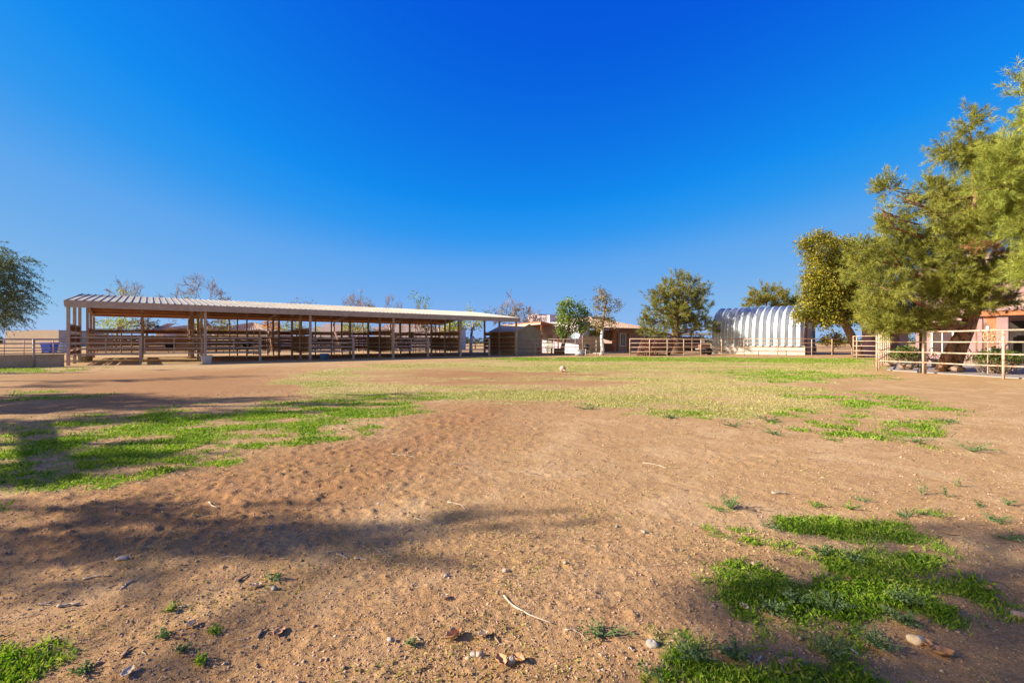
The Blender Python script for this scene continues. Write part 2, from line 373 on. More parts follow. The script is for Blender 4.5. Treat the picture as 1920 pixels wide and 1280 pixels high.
def make_ground():
    rs = []; r = .35
    while r < 2200:
        rs.append(r); r *= 1.0045 if r < 4 else 1.006 if r < 12 else 1.012 if r < 60 else 1.06
    rs = np.array(rs)
    th = np.concatenate([np.arange(-70, 70, .24), np.arange(70, 290, 5)])
    th = np.radians(th); nT = len(th); nR = len(rs)
    R, T = np.meshgrid(rs, th, indexing='ij'); x = (R*np.sin(T)).ravel(); y = (R*np.cos(T)).ravel()
    z = hz(x, y)
    V = np.stack([x, y, z], 1)
    i = np.arange(nR-1)[:, None]; j = np.arange(nT)[None, :]; j2 = (j+1) % nT
    Fa = np.stack([(i*nT+j), (i*nT+j2), ((i+1)*nT+j2), ((i+1)*nT+j)], -1).reshape(-1, 4)[:, ::-1]
    V = np.vstack([V, [[0, 0, 0]]]); c = len(V)-1
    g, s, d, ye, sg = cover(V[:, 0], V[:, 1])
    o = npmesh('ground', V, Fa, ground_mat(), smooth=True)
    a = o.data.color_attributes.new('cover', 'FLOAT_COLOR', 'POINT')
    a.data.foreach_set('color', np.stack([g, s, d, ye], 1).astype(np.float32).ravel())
    a2 = o.data.color_attributes.new('cover_two', 'FLOAT_COLOR', 'POINT')
    a2.data.foreach_set('color', np.stack([sg, sg*0, sg*0, sg*0+1], 1).astype(np.float32).ravel())
    return tag(o, kind='structure')
def ground_mat():
    m, t, out = newmat('ground_soil'); p = N(t, 'ShaderNodeBsdfPrincipled'); t.links.new(p.outputs[0], out.inputs[0])
    at = N(t, 'ShaderNodeVertexColor'); at.layer_name = 'cover'
    sp = N(t, 'ShaderNodeSeparateColor'); t.links.new(at.outputs[0], sp.inputs[0])
    at2 = N(t, 'ShaderNodeVertexColor'); at2.layer_name = 'cover_two'
    sp2 = N(t, 'ShaderNodeSeparateColor'); t.links.new(at2.outputs[0], sp2.inputs[0])
    big = noise(t, .55, 5, .6); mid = noise(t, 6, 6, .7); fine = noise(t, 70, 5, .75); grit = noise(t, 190, 3, .7)
    c = ramp(t, big, [(.3, (.37,.205,.085)), (.7, (.51,.305,.135))])
    c = mix(t, .5, c, ramp(t, mid, [(.3, (.27,.145,.06)), (.5, (.45,.27,.115)), (.7, (.58,.38,.18))]))
    c = mix(t, .65, c, ramp(t, fine, [(.36, (.14,.07,.03)), (.48, (.42,.25,.11)), (.6, (.52,.33,.155)), (.7, (.74,.54,.32))]))
    c = mix(t, ramp(t, noise(t, 34, 4, .7), [(.58, (0,0,0)), (.70, (.6,.6,.6))]), c, (.22,.12,.055))
    c = mix(t, ramp(t, grit, [(.62, (0,0,0)), (.72, (.7,.7,.7))]), c, (.52,.40,.30))
    c = mix(t, ramp(t, noise(t, 2.2, 6, .72), [(.52, (0,0,0)), (.68, (.45,.45,.45))]), c, (.28,.155,.075))
    c = mix(t, ramp(t, noise(t, 11, 5, .75), [(.54, (0,0,0)), (.64, (.42,.42,.42))]), c, (.25,.135,.062))
    c = mix(t, ramp(t, noise(t, .9, 4, .65, dist=1.5), [(.48, (0,0,0)), (.66, (.4,.4,.4))]), c, (.62,.43,.24))
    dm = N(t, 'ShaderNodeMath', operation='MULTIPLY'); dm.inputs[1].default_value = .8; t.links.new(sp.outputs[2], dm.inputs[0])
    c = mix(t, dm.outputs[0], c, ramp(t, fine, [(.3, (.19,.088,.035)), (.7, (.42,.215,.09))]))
    ym = N(t, 'ShaderNodeMath', operation='MULTIPLY'); ym.inputs[1].default_value = .7; t.links.new(at.outputs['Alpha'], ym.inputs[0])
    c = mix(t, ym.outputs[0], c, ramp(t, mid, [(.3, (.38,.25,.12)), (.7, (.50,.34,.18))]))
    straw = ramp(t, noise(t, 9, 6, .75), [(.3, (.27,.19,.07)), (.5, (.43,.34,.13)), (.7, (.58,.46,.23))])
    c = mix(t, sp.outputs[1], c, straw)
    c = mix(t, sp2.outputs[0], c, ramp(t, noise(t, 14, 5, .7), [(.3, (.14,.165,.03)), (.7, (.34,.35,.08))]))
    gf = N(t, 'ShaderNodeMath', operation='MULTIPLY'); gf.inputs[1].default_value = .92; t.links.new(sp.outputs[0], gf.inputs[0])
    c = mix(t, gf.outputs[0], c, ramp(t, noise(t, 16, 5, .7), [(.3, (.07,.13,.012)), (.7, (.22,.34,.03))]))
    t.links.new(c, p.inputs['Base Color']); p.inputs['Roughness'].default_value = .97; p.inputs['Specular IOR Level'].default_value = .1
    b = N(t, 'ShaderNodeBump'); b.inputs['Strength'].default_value = .8; b.inputs['Distance'].default_value = .016
    b2 = N(t, 'ShaderNodeBump'); b2.inputs['Strength'].default_value = 1.0; b2.inputs['Distance'].default_value = .008
    t.links.new(mid, b.inputs['Height']); t.links.new(fine, b2.inputs['Height']); t.links.new(b.outputs[0], b2.inputs['Normal'])
    t.links.new(b2.outputs[0], p.inputs['Normal'])
    return m
ground = make_ground()

def sample_polar(n, rmin, rmax, rng, half=52):
    r = rmin*np.exp(rng.random(n)*log(rmax/rmin)); th = np.radians((rng.random(n)*2-1)*half)
    return r*np.sin(th), r*np.cos(th)
def blades(name, x, y, h, wd, nb, mat, rng, lean=.6, spread=.03):
    n = len(x); k = nb
    X = np.repeat(x, k)+rng.normal(0, 1, n*k)*np.repeat(spread, k) if hasattr(spread, '__len__') else np.repeat(x, k)+rng.normal(0, spread, n*k)
    Y = np.repeat(y, k)+rng.normal(0, 1, n*k)*np.repeat(spread, k) if hasattr(spread, '__len__') else np.repeat(y, k)+rng.normal(0, spread, n*k)
    Z = hz(X, Y)-.004; Hh = np.repeat(h, k)*(.5+rng.random(n*k)); W = np.repeat(wd, k)
    a = rng.random(n*k)*2*pi; b = rng.random(n*k)*2*pi
    dx = np.cos(a)*lean*Hh*rng.random(n*k); dy = np.sin(a)*lean*Hh*rng.random(n*k)
    ux = np.cos(b)*W*.5; uy = np.sin(b)*W*.5
    V = np.empty((n*k, 4, 3))
    V[:, 0] = np.stack([X-ux, Y-uy, Z], 1); V[:, 1] = np.stack([X+ux, Y+uy, Z], 1)
    V[:, 2] = np.stack([X+dx*.45+ux*1.1, Y+dy*.45+uy*1.1, Z+Hh*.6], 1); V[:, 3] = np.stack([X+dx, Y+dy, Z+Hh*(1-.3*lean)], 1)
    Fa = np.arange(n*k*4).reshape(-1, 4)
    return npmesh(name, V.reshape(-1, 3), Fa, mat)
rng = np.random.default_rng(7)
x, y = sample_polar(420000, 1.5, 45, rng)
g, s, d, ye, sg = cover(x, y); r = np.hypot(x, y)
k = rng.random(len(x)) < g**1.4*np.clip(r/4, .5, 1)*(.35+.9*fbm(x*7, y*7, 55, 2))
gx, gy, gr = x[k], y[k], r[k]
o = blades('grass', gx, gy, np.clip(.014+.008*gr**.5, 0, .045)*(.3+1.4*fbm(gx*4, gy*4, 77, 3)), np.clip(.0018+gr*.0009, 0, .04), 5, M['grass'], rng, .9, np.clip(gr*.008, .012, .12))
tag(o, 'short bright green grass and clover growing in patches', 'grass', kind='stuff')
k = (rng.random(len(x)) < np.clip(s*.3+sg*.15, 0, .5)) & (r > 6)
gx, gy, gr = x[k], y[k], r[k]
o = blades('dry_grass', gx, gy, gr*0+.028, np.clip(.004+gr*.0012, 0, .04), 3, M['grass_dry'], rng, 1.1, np.clip(gr*.01, .02, .15))
tag(o, 'dry straw coloured turf over the middle of the yard', 'grass', kind='stuff')
# small dead grass stubble on the bare soil, near
x, y = sample_polar(60000, 1.4, 12, rng); g, s, d, ye, sg = cover(x, y)
k = (fbm(x*1.7, y*1.7, 91, 4) > .58) & (g < .2) & (rng.random(len(x)) < .3)
o = blades('grass_stubble', x[k], y[k], x[k]*0+.016, x[k]*0+.0014+.0005*y[k], 3, M['grass_dry'], rng, 1.6, .03)
tag(o, 'thin scattered stubble on the bare soil', 'stubble', kind='stuff')
# grit and clods
def pebbles(n, rng):
    x, y = sample_polar(n, 1.4, 14, rng); r = np.hypot(x, y)
    sz = np.exp(rng.normal(-6.15, .45, n))*(1+r*.16)
    oc = np.array([[1,0,0],[0,1,0],[-1,0,0],[0,-1,0],[0,0,.7],[0,0,-.7]], float)
    f = np.array([[0,1,4],[1,2,4],[2,3,4],[3,0,4],[1,0,5],[2,1,5],[3,2,5],[0,3,5]])
    a = rng.random(n)*2*pi
    V = oc[None]*sz[:, None, None]*(.6+.8*rng.random((n, 6, 3)))
    c, s_ = np.cos(a)[:, None], np.sin(a)[:, None]
    vx = V[:, :, 0]*c-V[:, :, 1]*s_; vy = V[:, :, 0]*s_+V[:, :, 1]*c
    V = np.stack([vx+x[:, None], vy+y[:, None], V[:, :, 2]+(hz(x, y)+sz*.15)[:, None]], -1)
    Fa = (f[None]+(np.arange(n)*6)[:, None, None]).reshape(-1, 3)
    o = npmesh('gravel', V.reshape(-1, 3), Fa, M['pebble']); tag(o, 'loose grit and small clods of soil', 'gravel', kind='stuff')
pebbles(90000, rng)
def litter(n, rng):
    x, y = sample_polar(n, 1.4, 11, rng); k = fbm(x*1.1, y*1.1, 71, 3)+.25*rng.random(n) > .56; x, y = x[k], y[k]; n = len(x); r = np.hypot(x, y)
    a = rng.normal(0, 1, n)*.9; L = np.exp(rng.normal(-4.3, .55, n))*(1+r*.08); W = np.clip(L*.07, .0012, .004)*(1+r*.12); z = hz(x, y)+.003
    ux, uy = np.cos(a), np.sin(a); bend = rng.normal(0, .12, n)*L
    V = np.empty((n, 6, 3))
    for i, (q, sgn) in enumerate(((-1, -1), (0, -1), (1, -1), (1, 1), (0, 1), (-1, 1))):
        o_ = (bend if q == 0 else 0)+sgn*W*.5; V[:, i, 0] = x+ux*L*.5*q-uy*o_; V[:, i, 1] = y+uy*L*.5*q+ux*o_; V[:, i, 2] = z+(q == 0)*.003+rng.random(n)*.003+sgn*.0006
    Fa = (np.array([[0,1,4,5],[1,2,3,4]])[None]+(np.arange(n)*6)[:, None, None]).reshape(-1, 4)
    o = npmesh('dead_grass_litter', V.reshape(-1, 3), Fa, M['litter']); tag(o, 'fine broken straw and bark litter strewn over the soil', 'litter', kind='stuff')
litter(26000, rng)

# ------------------------------------------------------------------ trees
def curve_pts(a, b, n, sag, rnd, wob):
    a = Vector(a); b = Vector(b); L = (b-a).length; out = []
    j1 = Vector((rnd.uniform(-1,1), rnd.uniform(-1,1), rnd.uniform(-.4,1)))*wob*L
    for i in range(n+1):
        t = i/n; p = a.lerp(b, t)+j1*sin(pi*t)+Vector((0,0,-sag*L*sin(pi*t)))
        if 0 < i < n: p += Vector((rnd.uniform(-1,1), rnd.uniform(-1,1), rnd.uniform(-1,1)))*L*.025
        out.append(p)
    return out
def lobe_clumps(lobes, dens, rng):
    """lobes: (centre, (rx,ry,rz)); returns clump centres and outward directions, more of them near the surface"""
    C = []; D = []
    for c, rad in lobes:
        n = max(4, int(dens*(rad[0]*rad[2]+rad[1]*rad[2]+rad[0]*rad[1])/3*4))
        d = rng.normal(0, 1, (n, 3)); d /= np.linalg.norm(d, axis=1)[:, None]
        q = (rng.random(n)**.45)[:, None]*(.8+.35*rng.random((n, 1)))
        C.append(np.array(c)[None]+d*np.array(rad)[None]*q); D.append(d)
    return np.vstack(C), np.vstack(D)
def leaves(name, C, size, mat, parent, rng, asp=.55):
    n = len(C); u = rng.normal(0, 1, (n, 3)); u /= np.linalg.norm(u, axis=1)[:, None]
    v = rng.normal(0, 1, (n, 3)); v -= u*(u*v).sum(1)[:, None]; v /= np.linalg.norm(v, axis=1)[:, None]
    s = (size*(.55+.9*rng.random(n)))[:, None]
    V = np.stack([C-u*s*.5, C+v*s*asp*.5, C+u*s*.5, C-v*s*asp*.5], 1)
    return npmesh(name, V.reshape(-1, 3), np.arange(n*4).reshape(-1, 4), mat, parent)
def needle_tufts(name, C, D, L, wd, m, mat, parent, rng, up=.35, sp=.75):
    n = len(C); c = np.repeat(C, m, 0); d = np.repeat(D, m, 0)
    e = rng.normal(0, sp, (n*m, 3)); t = d*1.0+e; t[:, 2] += up; t /= np.linalg.norm(t, axis=1)[:, None]
    Ls = (L*(.6+.7*rng.random(n*m)))[:, None]; s = np.cross(t, rng.normal(0, 1, (n*m, 3))); s /= np.linalg.norm(s, axis=1)[:, None]+1e-9
    base = c+t*Ls*.1; V = np.stack([base-s*wd*.5, base+s*wd*.5, base+t*Ls], 1)
    return npmesh(name, V.reshape(-1, 3), np.arange(n*m*3).reshape(-1, 3), mat, parent)
def sprays(name, C, D, per, slen, L, wd, m, mat, parent, rng, up, sig):
    """brushes of needles along short outward twigs"""
    n = len(C); d = D+rng.normal(0, .45, (n, 3)); d[:, 2] += up+.15; d /= np.linalg.norm(d, axis=1)[:, None]
    m = 13; wd = wd*.62; t = np.tile(np.linspace(0, 1, per), n)[:, None]; ln = np.repeat(slen*(.6+.8*rng.random(n)), per)[:, None]
    Q = np.repeat(C, per, 0)+np.repeat(d, per, 0)*t*ln+rng.normal(0, sig, (n*per, 3))
    return needle_tufts(name, Q, np.repeat(d, per, 0), L, wd, m, mat, parent, rng, 0, .55)
def px_lobes(l, Y0, dy, rnd):
    out = []
    for (px, py, rx, ry, *yy_) in l:
        Y = Y0+rnd.uniform(-dy, dy)
        if yy_: Y = yy_[0]
        s = Y/F
        rr = (rx+ry)/2*s
        out.append(((X_(px, Y), Y, Z_(py, Y)), (rx*s, max(rr, .3), ry*s)))
    return out
def limbs(mb, path, radii, lobes, rnd, r0, n=6, start=.25, twigs=0):
    """grow a limb from the trunk path to each lobe centre"""
    P = [Vector(p) for p in path]
    def at(t):
        f = t*(len(P)-1); i = min(int(f), len(P)-2); return P[i].lerp(P[i+1], f-i), radii[i]+(radii[i+1]-radii[i])*(f-i)
    for c, rad in lobes:
        c = Vector(c)
        best = None
        for k in range(int(start*20), 21):
            p, rr = at(k/20); pen = (c-p).length+ (2.0*max(0, p.z-c.z+.12*(c-p).length))
            if best is None or pen < best[0]: best = (pen, p, rr)
        _, p, rr = best; L = (c-p).length; ra = min(rr*.6, r0*(.25+.06*L))
        mb.tube(curve_pts(p, c, 5, .05, rnd, .08), [ra*(1-.8*i/5) for i in range(6)], n)
        for k in range(twigs):
            e = c+Vector((rnd.uniform(-1,1)*rad[0], rnd.uniform(-1,1)*rad[1], rnd.uniform(-.6,1)*rad[2]))
            mb.tube(curve_pts(p.lerp(c, rnd.uniform(.6, 1)), e, 3, 0, rnd, .08), [ra*.3, ra*.22, ra*.14, ra*.06], 4)
def tree(name, label, base, trunk, radii, lobes, dens, kind, size, mat, bark, seed, per=10, sig=.3, wd=.02, twigs=3, group=None, dead=None, gap=.0, r0=None, cat='tree', up=.35, asp=.55):
    rnd = random.Random(seed); rng = np.random.default_rng(seed)
    root = thing(name, label, cat, base, group)
    mb = MB(); mb.tube(trunk, radii, 10); limbs(mb, trunk, radii, lobes, rnd, r0 or radii[0], twigs=twigs)
    mb.build('trunk', bark, root, True)
    C, D = lobe_clumps(lobes, dens, rng)
    if gap: 
        nn = fbm(C[:, 0]*.9+C[:, 1]*.35, C[:, 2]*.9, seed, 3); k = nn > gap; C, D = C[k], D[k]
    if kind == 'needle':
        sprays('crown', C, D, per, size*2.2, size, wd, 8, mat, root, rng, up, sig*.3)
    else:
        Cc = np.repeat(C, per, 0)+rng.normal(0, sig, (len(C)*per, 3))
        leaves('crown', Cc, size, mat, root, rng, asp)
    return root
def bare_tree(name, label, px, Y, top, spread, seed, leaf=None, lobes=None, ldens=3, bark='twig_bark', group=None, base_py=None, lsize=.22):
    """leafless tree: recursive branching, fine twigs"""
    rnd = random.Random(seed); rng = np.random.default_rng(seed)
    X = X_(px, Y); Ht = Z_(top, Y); W = spread*Y/F
    root = thing(name, label, 'tree', (X, Y, 0), group)
    mb = MB(); tw = MB(); tips = []
    def grow(p, d, L, r, lev):
        n = 4; pts = [p]; rr = [r]; q = Vector(p); dd = Vector(d)
        for i in range(n):
            dd = (dd+Vector((rnd.gauss(0,.13), rnd.gauss(0,.13), rnd.gauss(.03,.09)))).normalized(); q = q+dd*L/n
            pts.append(q.copy()); rr.append(max(r*(1-.5*(i+1)/n), .012))
        (mb if lev < 2 else tw).tube(pts, rr, 6 if lev < 2 else 3, cap=False)
        tips.append((pts[-1], lev))
        if lev >= 6: return
        kids = 3 if lev < 1 else rnd.choice((2, 3, 3)) if lev < 4 else 3
        for i in range(kids):
            f = rnd.uniform(.45, 1) if lev else rnd.uniform(.6, 1); k = min(int(f*n), n-1); st = pts[k].lerp(pts[k+1], f*n-k if f*n-k <= 1 else 1)
            a = rnd.uniform(0, 2*pi); sp_ = rnd.uniform(.35, .85); ax = dd.orthogonal().normalized(); ax = Matrix.Rotation(a, 3, dd) @ ax
            nd = (dd*cos(sp_)+ax*sin(sp_)); nd.x *= 1+.35*(W/Ht > .45); nd.normalize()
            grow(st, nd, L*rnd.uniform(.62, .85), max(rr[k]*.64, .016), lev+1)
    r0 = Ht*.022
    grow(Vector((X, Y, -.1)), Vector((0, 0, 1)), Ht*.27, r0, 0)
    # fit the silhouette to the measured height and width
    for m_ in (mb, tw):
        if not m_.v: continue
    allv = np.array(mb.v+tw.v); zmax = allv[:, 2].max(); wx = np.percentile(np.abs(allv[:, 0]-X), 99)
    fz = Ht/zmax; fx = (W/2)/wx
    for m_ in (mb, tw): m_.v = [(X+(a-X)*fx, Y+(b-Y)*fx, c*fz) for a, b, c in m_.v]
    mb.build('trunk', M[bark], root, True); tw.build('branches', M[bark], root)
    if leaf and lobes:
        L = px_lobes(lobes, Y, 1.5, rnd); C, D = lobe_clumps(L, ldens, rng)
        Cc = np.repeat(C, 9, 0)+rng.normal(0, .3, (len(C)*9, 3)); leaves('crown', Cc, lsize, M[leaf], root, rng)
    return root

# big pine behind the right-hand corral
Yp = 19.8
bp = [(1819,234,15,24),(1781,280,18,33),(1819,288,28,18),(1855,292,38,26),(1661,352,15,16),(1654,395,11,19),(1690,370,26,18),(1711,398,38,26),
      (1758,362,24,22),(1747,408,42,34),(1801,385,46,40),(1675,431,24,22),(1729,449,46,26),(1783,440,46,30),(1837,395,46,40),(1626,480,22,22),(1618,514,24,26),
      (1661,485,34,26),(1711,485,46,30),(1765,490,46,30),(1830,488,36,22),(1652,539,40,30),(1704,539,46,30),(1640,575,30,24),(1690,590,38,20,21.2),(1738,578,26,18,21.6),(1810,470,36,26,18.4),(1835,425,36,26,18.2),(1795,535,26,18,18.6),(1770,560,20,14,21.5),(1815,395,36,26,18),(1815,570,30,13,18.6),(1785,530,34,18,18.7),(1842,542,34,18,18.6),(1658,602,28,11),(1672,612,30,8,19),(1720,604,34,9,18.9),(1765,590,30,10,18.7),
      (1855,515,38,20),(1800,510,30,18),(1850,568,42,13),(1896,560,36,22),(1660,610,22,10),(1760,545,20,22),(1900,520,40,30)]
rnd = random.Random(3)
L = px_lobes(bp, Yp, 1.7, rnd)
tb = [(1776,700),(1796,655),(1815,610),(1829,570),(1838,520),(1834,450),(1828,370),(1822,290),(1819,240)]
tr = [Vector((X_(a, Yp), Yp, Z_(b, Yp))) for a, b in tb]; tr[0].z = -.15
pine = tree('pine_tree', 'large leaning pine with thick reddish trunk behind the pale pipe corral', (tr[0].x, Yp, 0), tr,
     [.36,.30,.27,.25,.22,.16,.11,.06,.03], L, 76, 'needle', .19, M['needles'], M['pine_bark'], 5, per=8, sig=.12, wd=.02, twigs=4, r0=.28, gap=.43)
mb = MB(); a = [Vector((X_(1760, 19.6), 19.6, -.1)), Vector((X_(1775,19.7), 19.7, .7)), Vector((X_(1792,19.8), 19.8, 1.4)), Vector((X_(1812,19.8), 19.8, 2.1))]
mb.tube(a, [.2,.19,.17,.12], 9); mb.build('second_stem', M['pine_bark'], pine, True)
# dead bough
rg = np.random.default_rng(12); Ld = px_lobes([(1840,458,24,12),(1875,450,30,15),(1900,465,22,12)], 18.0, .3, rnd)
C, D = lobe_clumps(Ld, 26, rg); C = np.repeat(C, 8, 0)+rg.normal(0, .1, (len(C)*8, 3)); D = np.repeat(D, 8, 0)
dbo = needle_tufts('dead_bough', C, D, .2, .016, 9, M['needles_dead'], pine, rg, -.3); dbo['label'] = 'brown dead bough hanging in the green crown'
# second pine, partly outside the frame on the right
Yq = 16.5
L = px_lobes([(1890,300,34,34),(1945,320,50,50),(1875,345,36,34),(1920,380,50,44),(1885,405,34,26),(2000,300,60,60),(1980,400,60,50),(1912,150,9,12),(1935,175,20,20),
              (1960,230,30,30),(2000,200,40,40),(1925,432,40,18),(2010,480,60,50),(2060,400,60,60),(2060,260,50,50),(1918,235,12,14),(1955,500,44,30)], Yq, 1.2, rnd)
tr = [Vector((X_(2050, Yq), Yq+.4, z)) for z in (-.1, 2, 4, 6, 8, 10)]
tree('pine_tree', 'brighter green pine leaning in over the right edge above the corral', (tr[0].x, Yq+.4, 0), tr, [.3,.26,.22,.17,.12,.04], L, 60, 'needle', .21, M['needles_bright'], M['pine_bark'], 9, per=8, sig=.12, wd=.018, twigs=4, r0=.2)
# mid-distance pine
Ym = 50
L = px_lobes([(1272,522,9,9),(1272,536,14,12),(1249,540,11,11),(1293,535,9,12),(1314,545,9,12),(1228,560,12,10),(1243,556,13,11),(1259,560,18,13),(1282,558,18,14),(1310,558,12,12),
              (1225,578,11,7),(1246,580,16,10),(1269,584,18,12),(1295,577,16,11),(1321,577,11,7),(1214,601,14,7),(1234,600,16,9),(1259,597,16,8),(1284,603,20,9),(1308,600,18,11),
              (1322,611,16,7),(1219,617,18,7),(1236,625,18,6),(1262,612,14,7),(1333,615,9,4),(1300,617,12,6)], Ym, 2.4, rnd)
tr = [Vector((X_(a, Ym), Ym, Z_(b, Ym))) for a, b in ((1268,664),(1268,640),(1267,615),(1269,590),(1271,565),(1272,548))]; tr[0].z = -.1
tree('pine_tree', 'rounded pine standing alone behind the pipe fence left of the arched steel building', (tr[0].x, Ym, 0), tr, [.8,.5,.42,.3,.18,.06], L, 13, 'needle', .34, M['needles_far'], M['bark'], 15, per=8, sig=.2, wd=.045, twigs=2, r0=.3)
# yellow green broadleaf tree
Yy = 38
yl = [(1539,447,20,14),(1517,460,16,16),(1560,462,18,18),(1594,452,10,9),(1590,470,16,16),(1532,487,26,20),(1566,492,26,24),(1595,500,22,24),(1526,520,22,22),(1572,525,30,26),(1604,530,24,26),(1519,556,20,22),(1553,561,33,27),
      (1596,560,32,27),(1510,588,18,16),(1543,595,28,18),(1583,590,30,20),(1618,590,22,20),(1497,596,8,8),(1558,580,30,20),(1548,540,26,24)]
L = px_lobes(yl, Yy, 1.2, rnd)
tr = [Vector((X_(a, Yy), Yy, Z_(b, Yy))) for a, b in ((1612,668),(1606,650),(1594,625),(1580,600),(1570,565),(1562,530),(1556,495))]; tr[0].z = -.1
tree('broadleaf_tree', 'tall yellow-green broadleaf tree beside the arched steel building', (tr[0].x, Yy, 0), tr, [.42,.36,.32,.25,.18,.1,.04], L, 19, 'leaf', .17, M['leaf_yellow'], M['bark'], 21, per=30, sig=.27, twigs=2, r0=.25)
L = px_lobes([(1563,640,20,9),(1545,636,10,7),(1580,637,12,8),(1565,630,14,6)], 46, .8, rnd)
tr = [Vector((X_(1562, 46), 46, z)) for z in (-.1, .5, .9)]
tree('bush', 'round yellow-green bush under the tall broadleaf tree', (tr[0].x, 46, 0), tr, [.08,.06,.04], L, 16, 'leaf', .17, M['leaf_yellow'], M['bark'], 23, per=16, sig=.2, cat='bush')
# far pines behind the arched building
Yf = 80
L = px_lobes([(1418,560,10,10),(1430,548,13,9),(1447,552,12,9),(1460,556,10,9),(1412,572,10,9),(1436,570,18,10),(1458,572,14,10)], Yf, 2, rnd)
tr = [Vector((X_(1437, Yf), Yf, z)) for z in (0, 3, 5, 8)]
tree('pine_tree', 'distant olive green pine rising above the left half of the arched steel roof', (tr[0].x, Yf, 0), tr, [.4,.35,.25,.1], L, 5, 'needle', .5, M['needles_far'], M['pine_bark'], 31, per=10, sig=.35, wd=.07)
L = px_lobes([(1478,561,10,7),(1488,568,12,8),(1472,574,12,8)], Yf+6, 2, rnd)
tr = [Vector((X_(1480, Yf+6), Yf+6, z)) for z in (0, 3, 6)]
tree('pine_tree', 'darker distant pine touching the yellow-green tree above the steel roof', (tr[0].x, Yf+6, 0), tr, [.4,.3,.1], L, 5, 'needle', .5, M['leaf_dark'], M['pine_bark'], 32, per=10, sig=.35, wd=.07)
# two trees by the pink house
Yc = 46
L = px_lobes([(1066,566,12,9),(1056,574,14,10),(1080,572,14,9),(1050,590,10,9),(1068,588,18,12),(1090,584,14,10),(1100,590,8,10),(1052,604,11,10),(1072,605,18,12),(1095,603,14,12),(1056,618,13,9),(1074,620,14,8),(1094,618,16,8),(1056,630,7,5)], Yc, .9, rnd)
tr = [Vector((X_(a, Yc), Yc, Z_(b, Yc))) for a, b in ((1053,666),(1055,650),(1059,634),(1066,615),(1068,595),(1068,572))]; tr[0].z = -.1
t_ = tree('broadleaf_tree', 'bushy green tree with short grey trunk before the lit pink wall', (tr[0].x, Yc, 0), tr, [.26,.2,.2,.14,.1,.04], L, 18, 'leaf', .19, M['leaf_green'], M['bark'], 41, per=12, sig=.2, twigs=4, r0=.16, gap=.26)
Yc = 43.5
L = px_lobes([(1127,545,12,10),(1122,560,12,12),(1138,560,12,14),(1122,580,14,14),(1140,580,13,14),(1124,598,14,12),(1142,598,14,10),(1126,612,14,9),(1150,605,10,8),(1115,608,8,8),(1160,570,9,14)], Yc, .8, rnd)
tr = [Vector((X_(a, Yc), Yc, Z_(b, Yc))) for a, b in ((1128,668),(1130,655),(1128,635),(1129,612),(1133,590),(1136,565),(1128,540))]; tr[0].z = -.1
t_ = tree('broadleaf_tree', 'thin sparse olive tree with whitewashed trunk beside the galvanised trough', (tr[0].x, Yc, 0), tr, [.2,.15,.13,.13,.09,.06,.02], L, 13, 'leaf', .16, M['leaf_olive'], M['bark'], 43, per=10, sig=.18, twigs=6, r0=.12, gap=.34)
mb = MB(); p0 = [Vector((X_(a, Yc), Yc, Z_(b, Yc))) for a, b in ((1128,668),(1130,655),(1128,635),(1129,614))]; p0[0].z = 0.01
mb.tube(p0, [.212,.162,.142,.142], 10); mb.build('whitewash_band', M['whitewash'], t_, True)

# drooping tamarisk at the left edge and the others of its row that throw their shade over the yard
def tamarisk(label, cx, cy, cz, lobes, seed, n=9, dens=16, name='tamarisk_tree'):
    rnd = random.Random(seed); rng = np.random.default_rng(seed)
    root = thing(name, label, 'tree', (cx, cy, 0))
    tr = [Vector((cx+rnd.uniform(-.2,.2)*i, cy+rnd.uniform(-.2,.2)*i, z)) for i, z in enumerate((-.1, cz*.25, cz*.5, cz*.75, cz))]
    rd = [.3,.25,.2,.13,.05]; mb = MB(); mb.tube(tr, rd, 9); limbs(mb, tr, rd, lobes, rnd, .22, twigs=5); mb.build('trunk', M['bark'], root, True)
    C, D = lobe_clumps(lobes, dens, rng)
    m = 16; Cc = np.repeat(C, m, 0); k = np.tile(np.arange(m), len(C))[:, None]/m
    out = np.repeat(D*[1,1,.2], m, 0)+np.repeat(rng.normal(0, .35, (len(C), 3)), m, 0)
    P = Cc+out*k*.75+np.array([0, 0, -1.0])*(k**1.6)*.55+rng.normal(0, .035, Cc.shape)
    d = out+np.array([0, 0, -1.1])*k; d /= np.linalg.norm(d, axis=1)[:, None]+1e-9
    needle_tufts('crown', P, d, .16, .03, 3, M['leaf_tamarisk'], root, rng, -.1)
    return root
Yt = 30
L = px_lobes([(-20,480,60,25),(10,500,34,26),(-20,520,60,40),(20,535,36,26),(36,560,26,16),(0,570,50,26),(10,592,36,14),(-50,560,60,50),(-60,480,50,40),(-20,600,40,14),(45,545,20,12)], Yt, 1.2, rnd)
tamarisk('feathery drooping tree cut by the left edge above the pipe fence', X_(-45, Yt), Yt, 5.5, L, 51, dens=15)

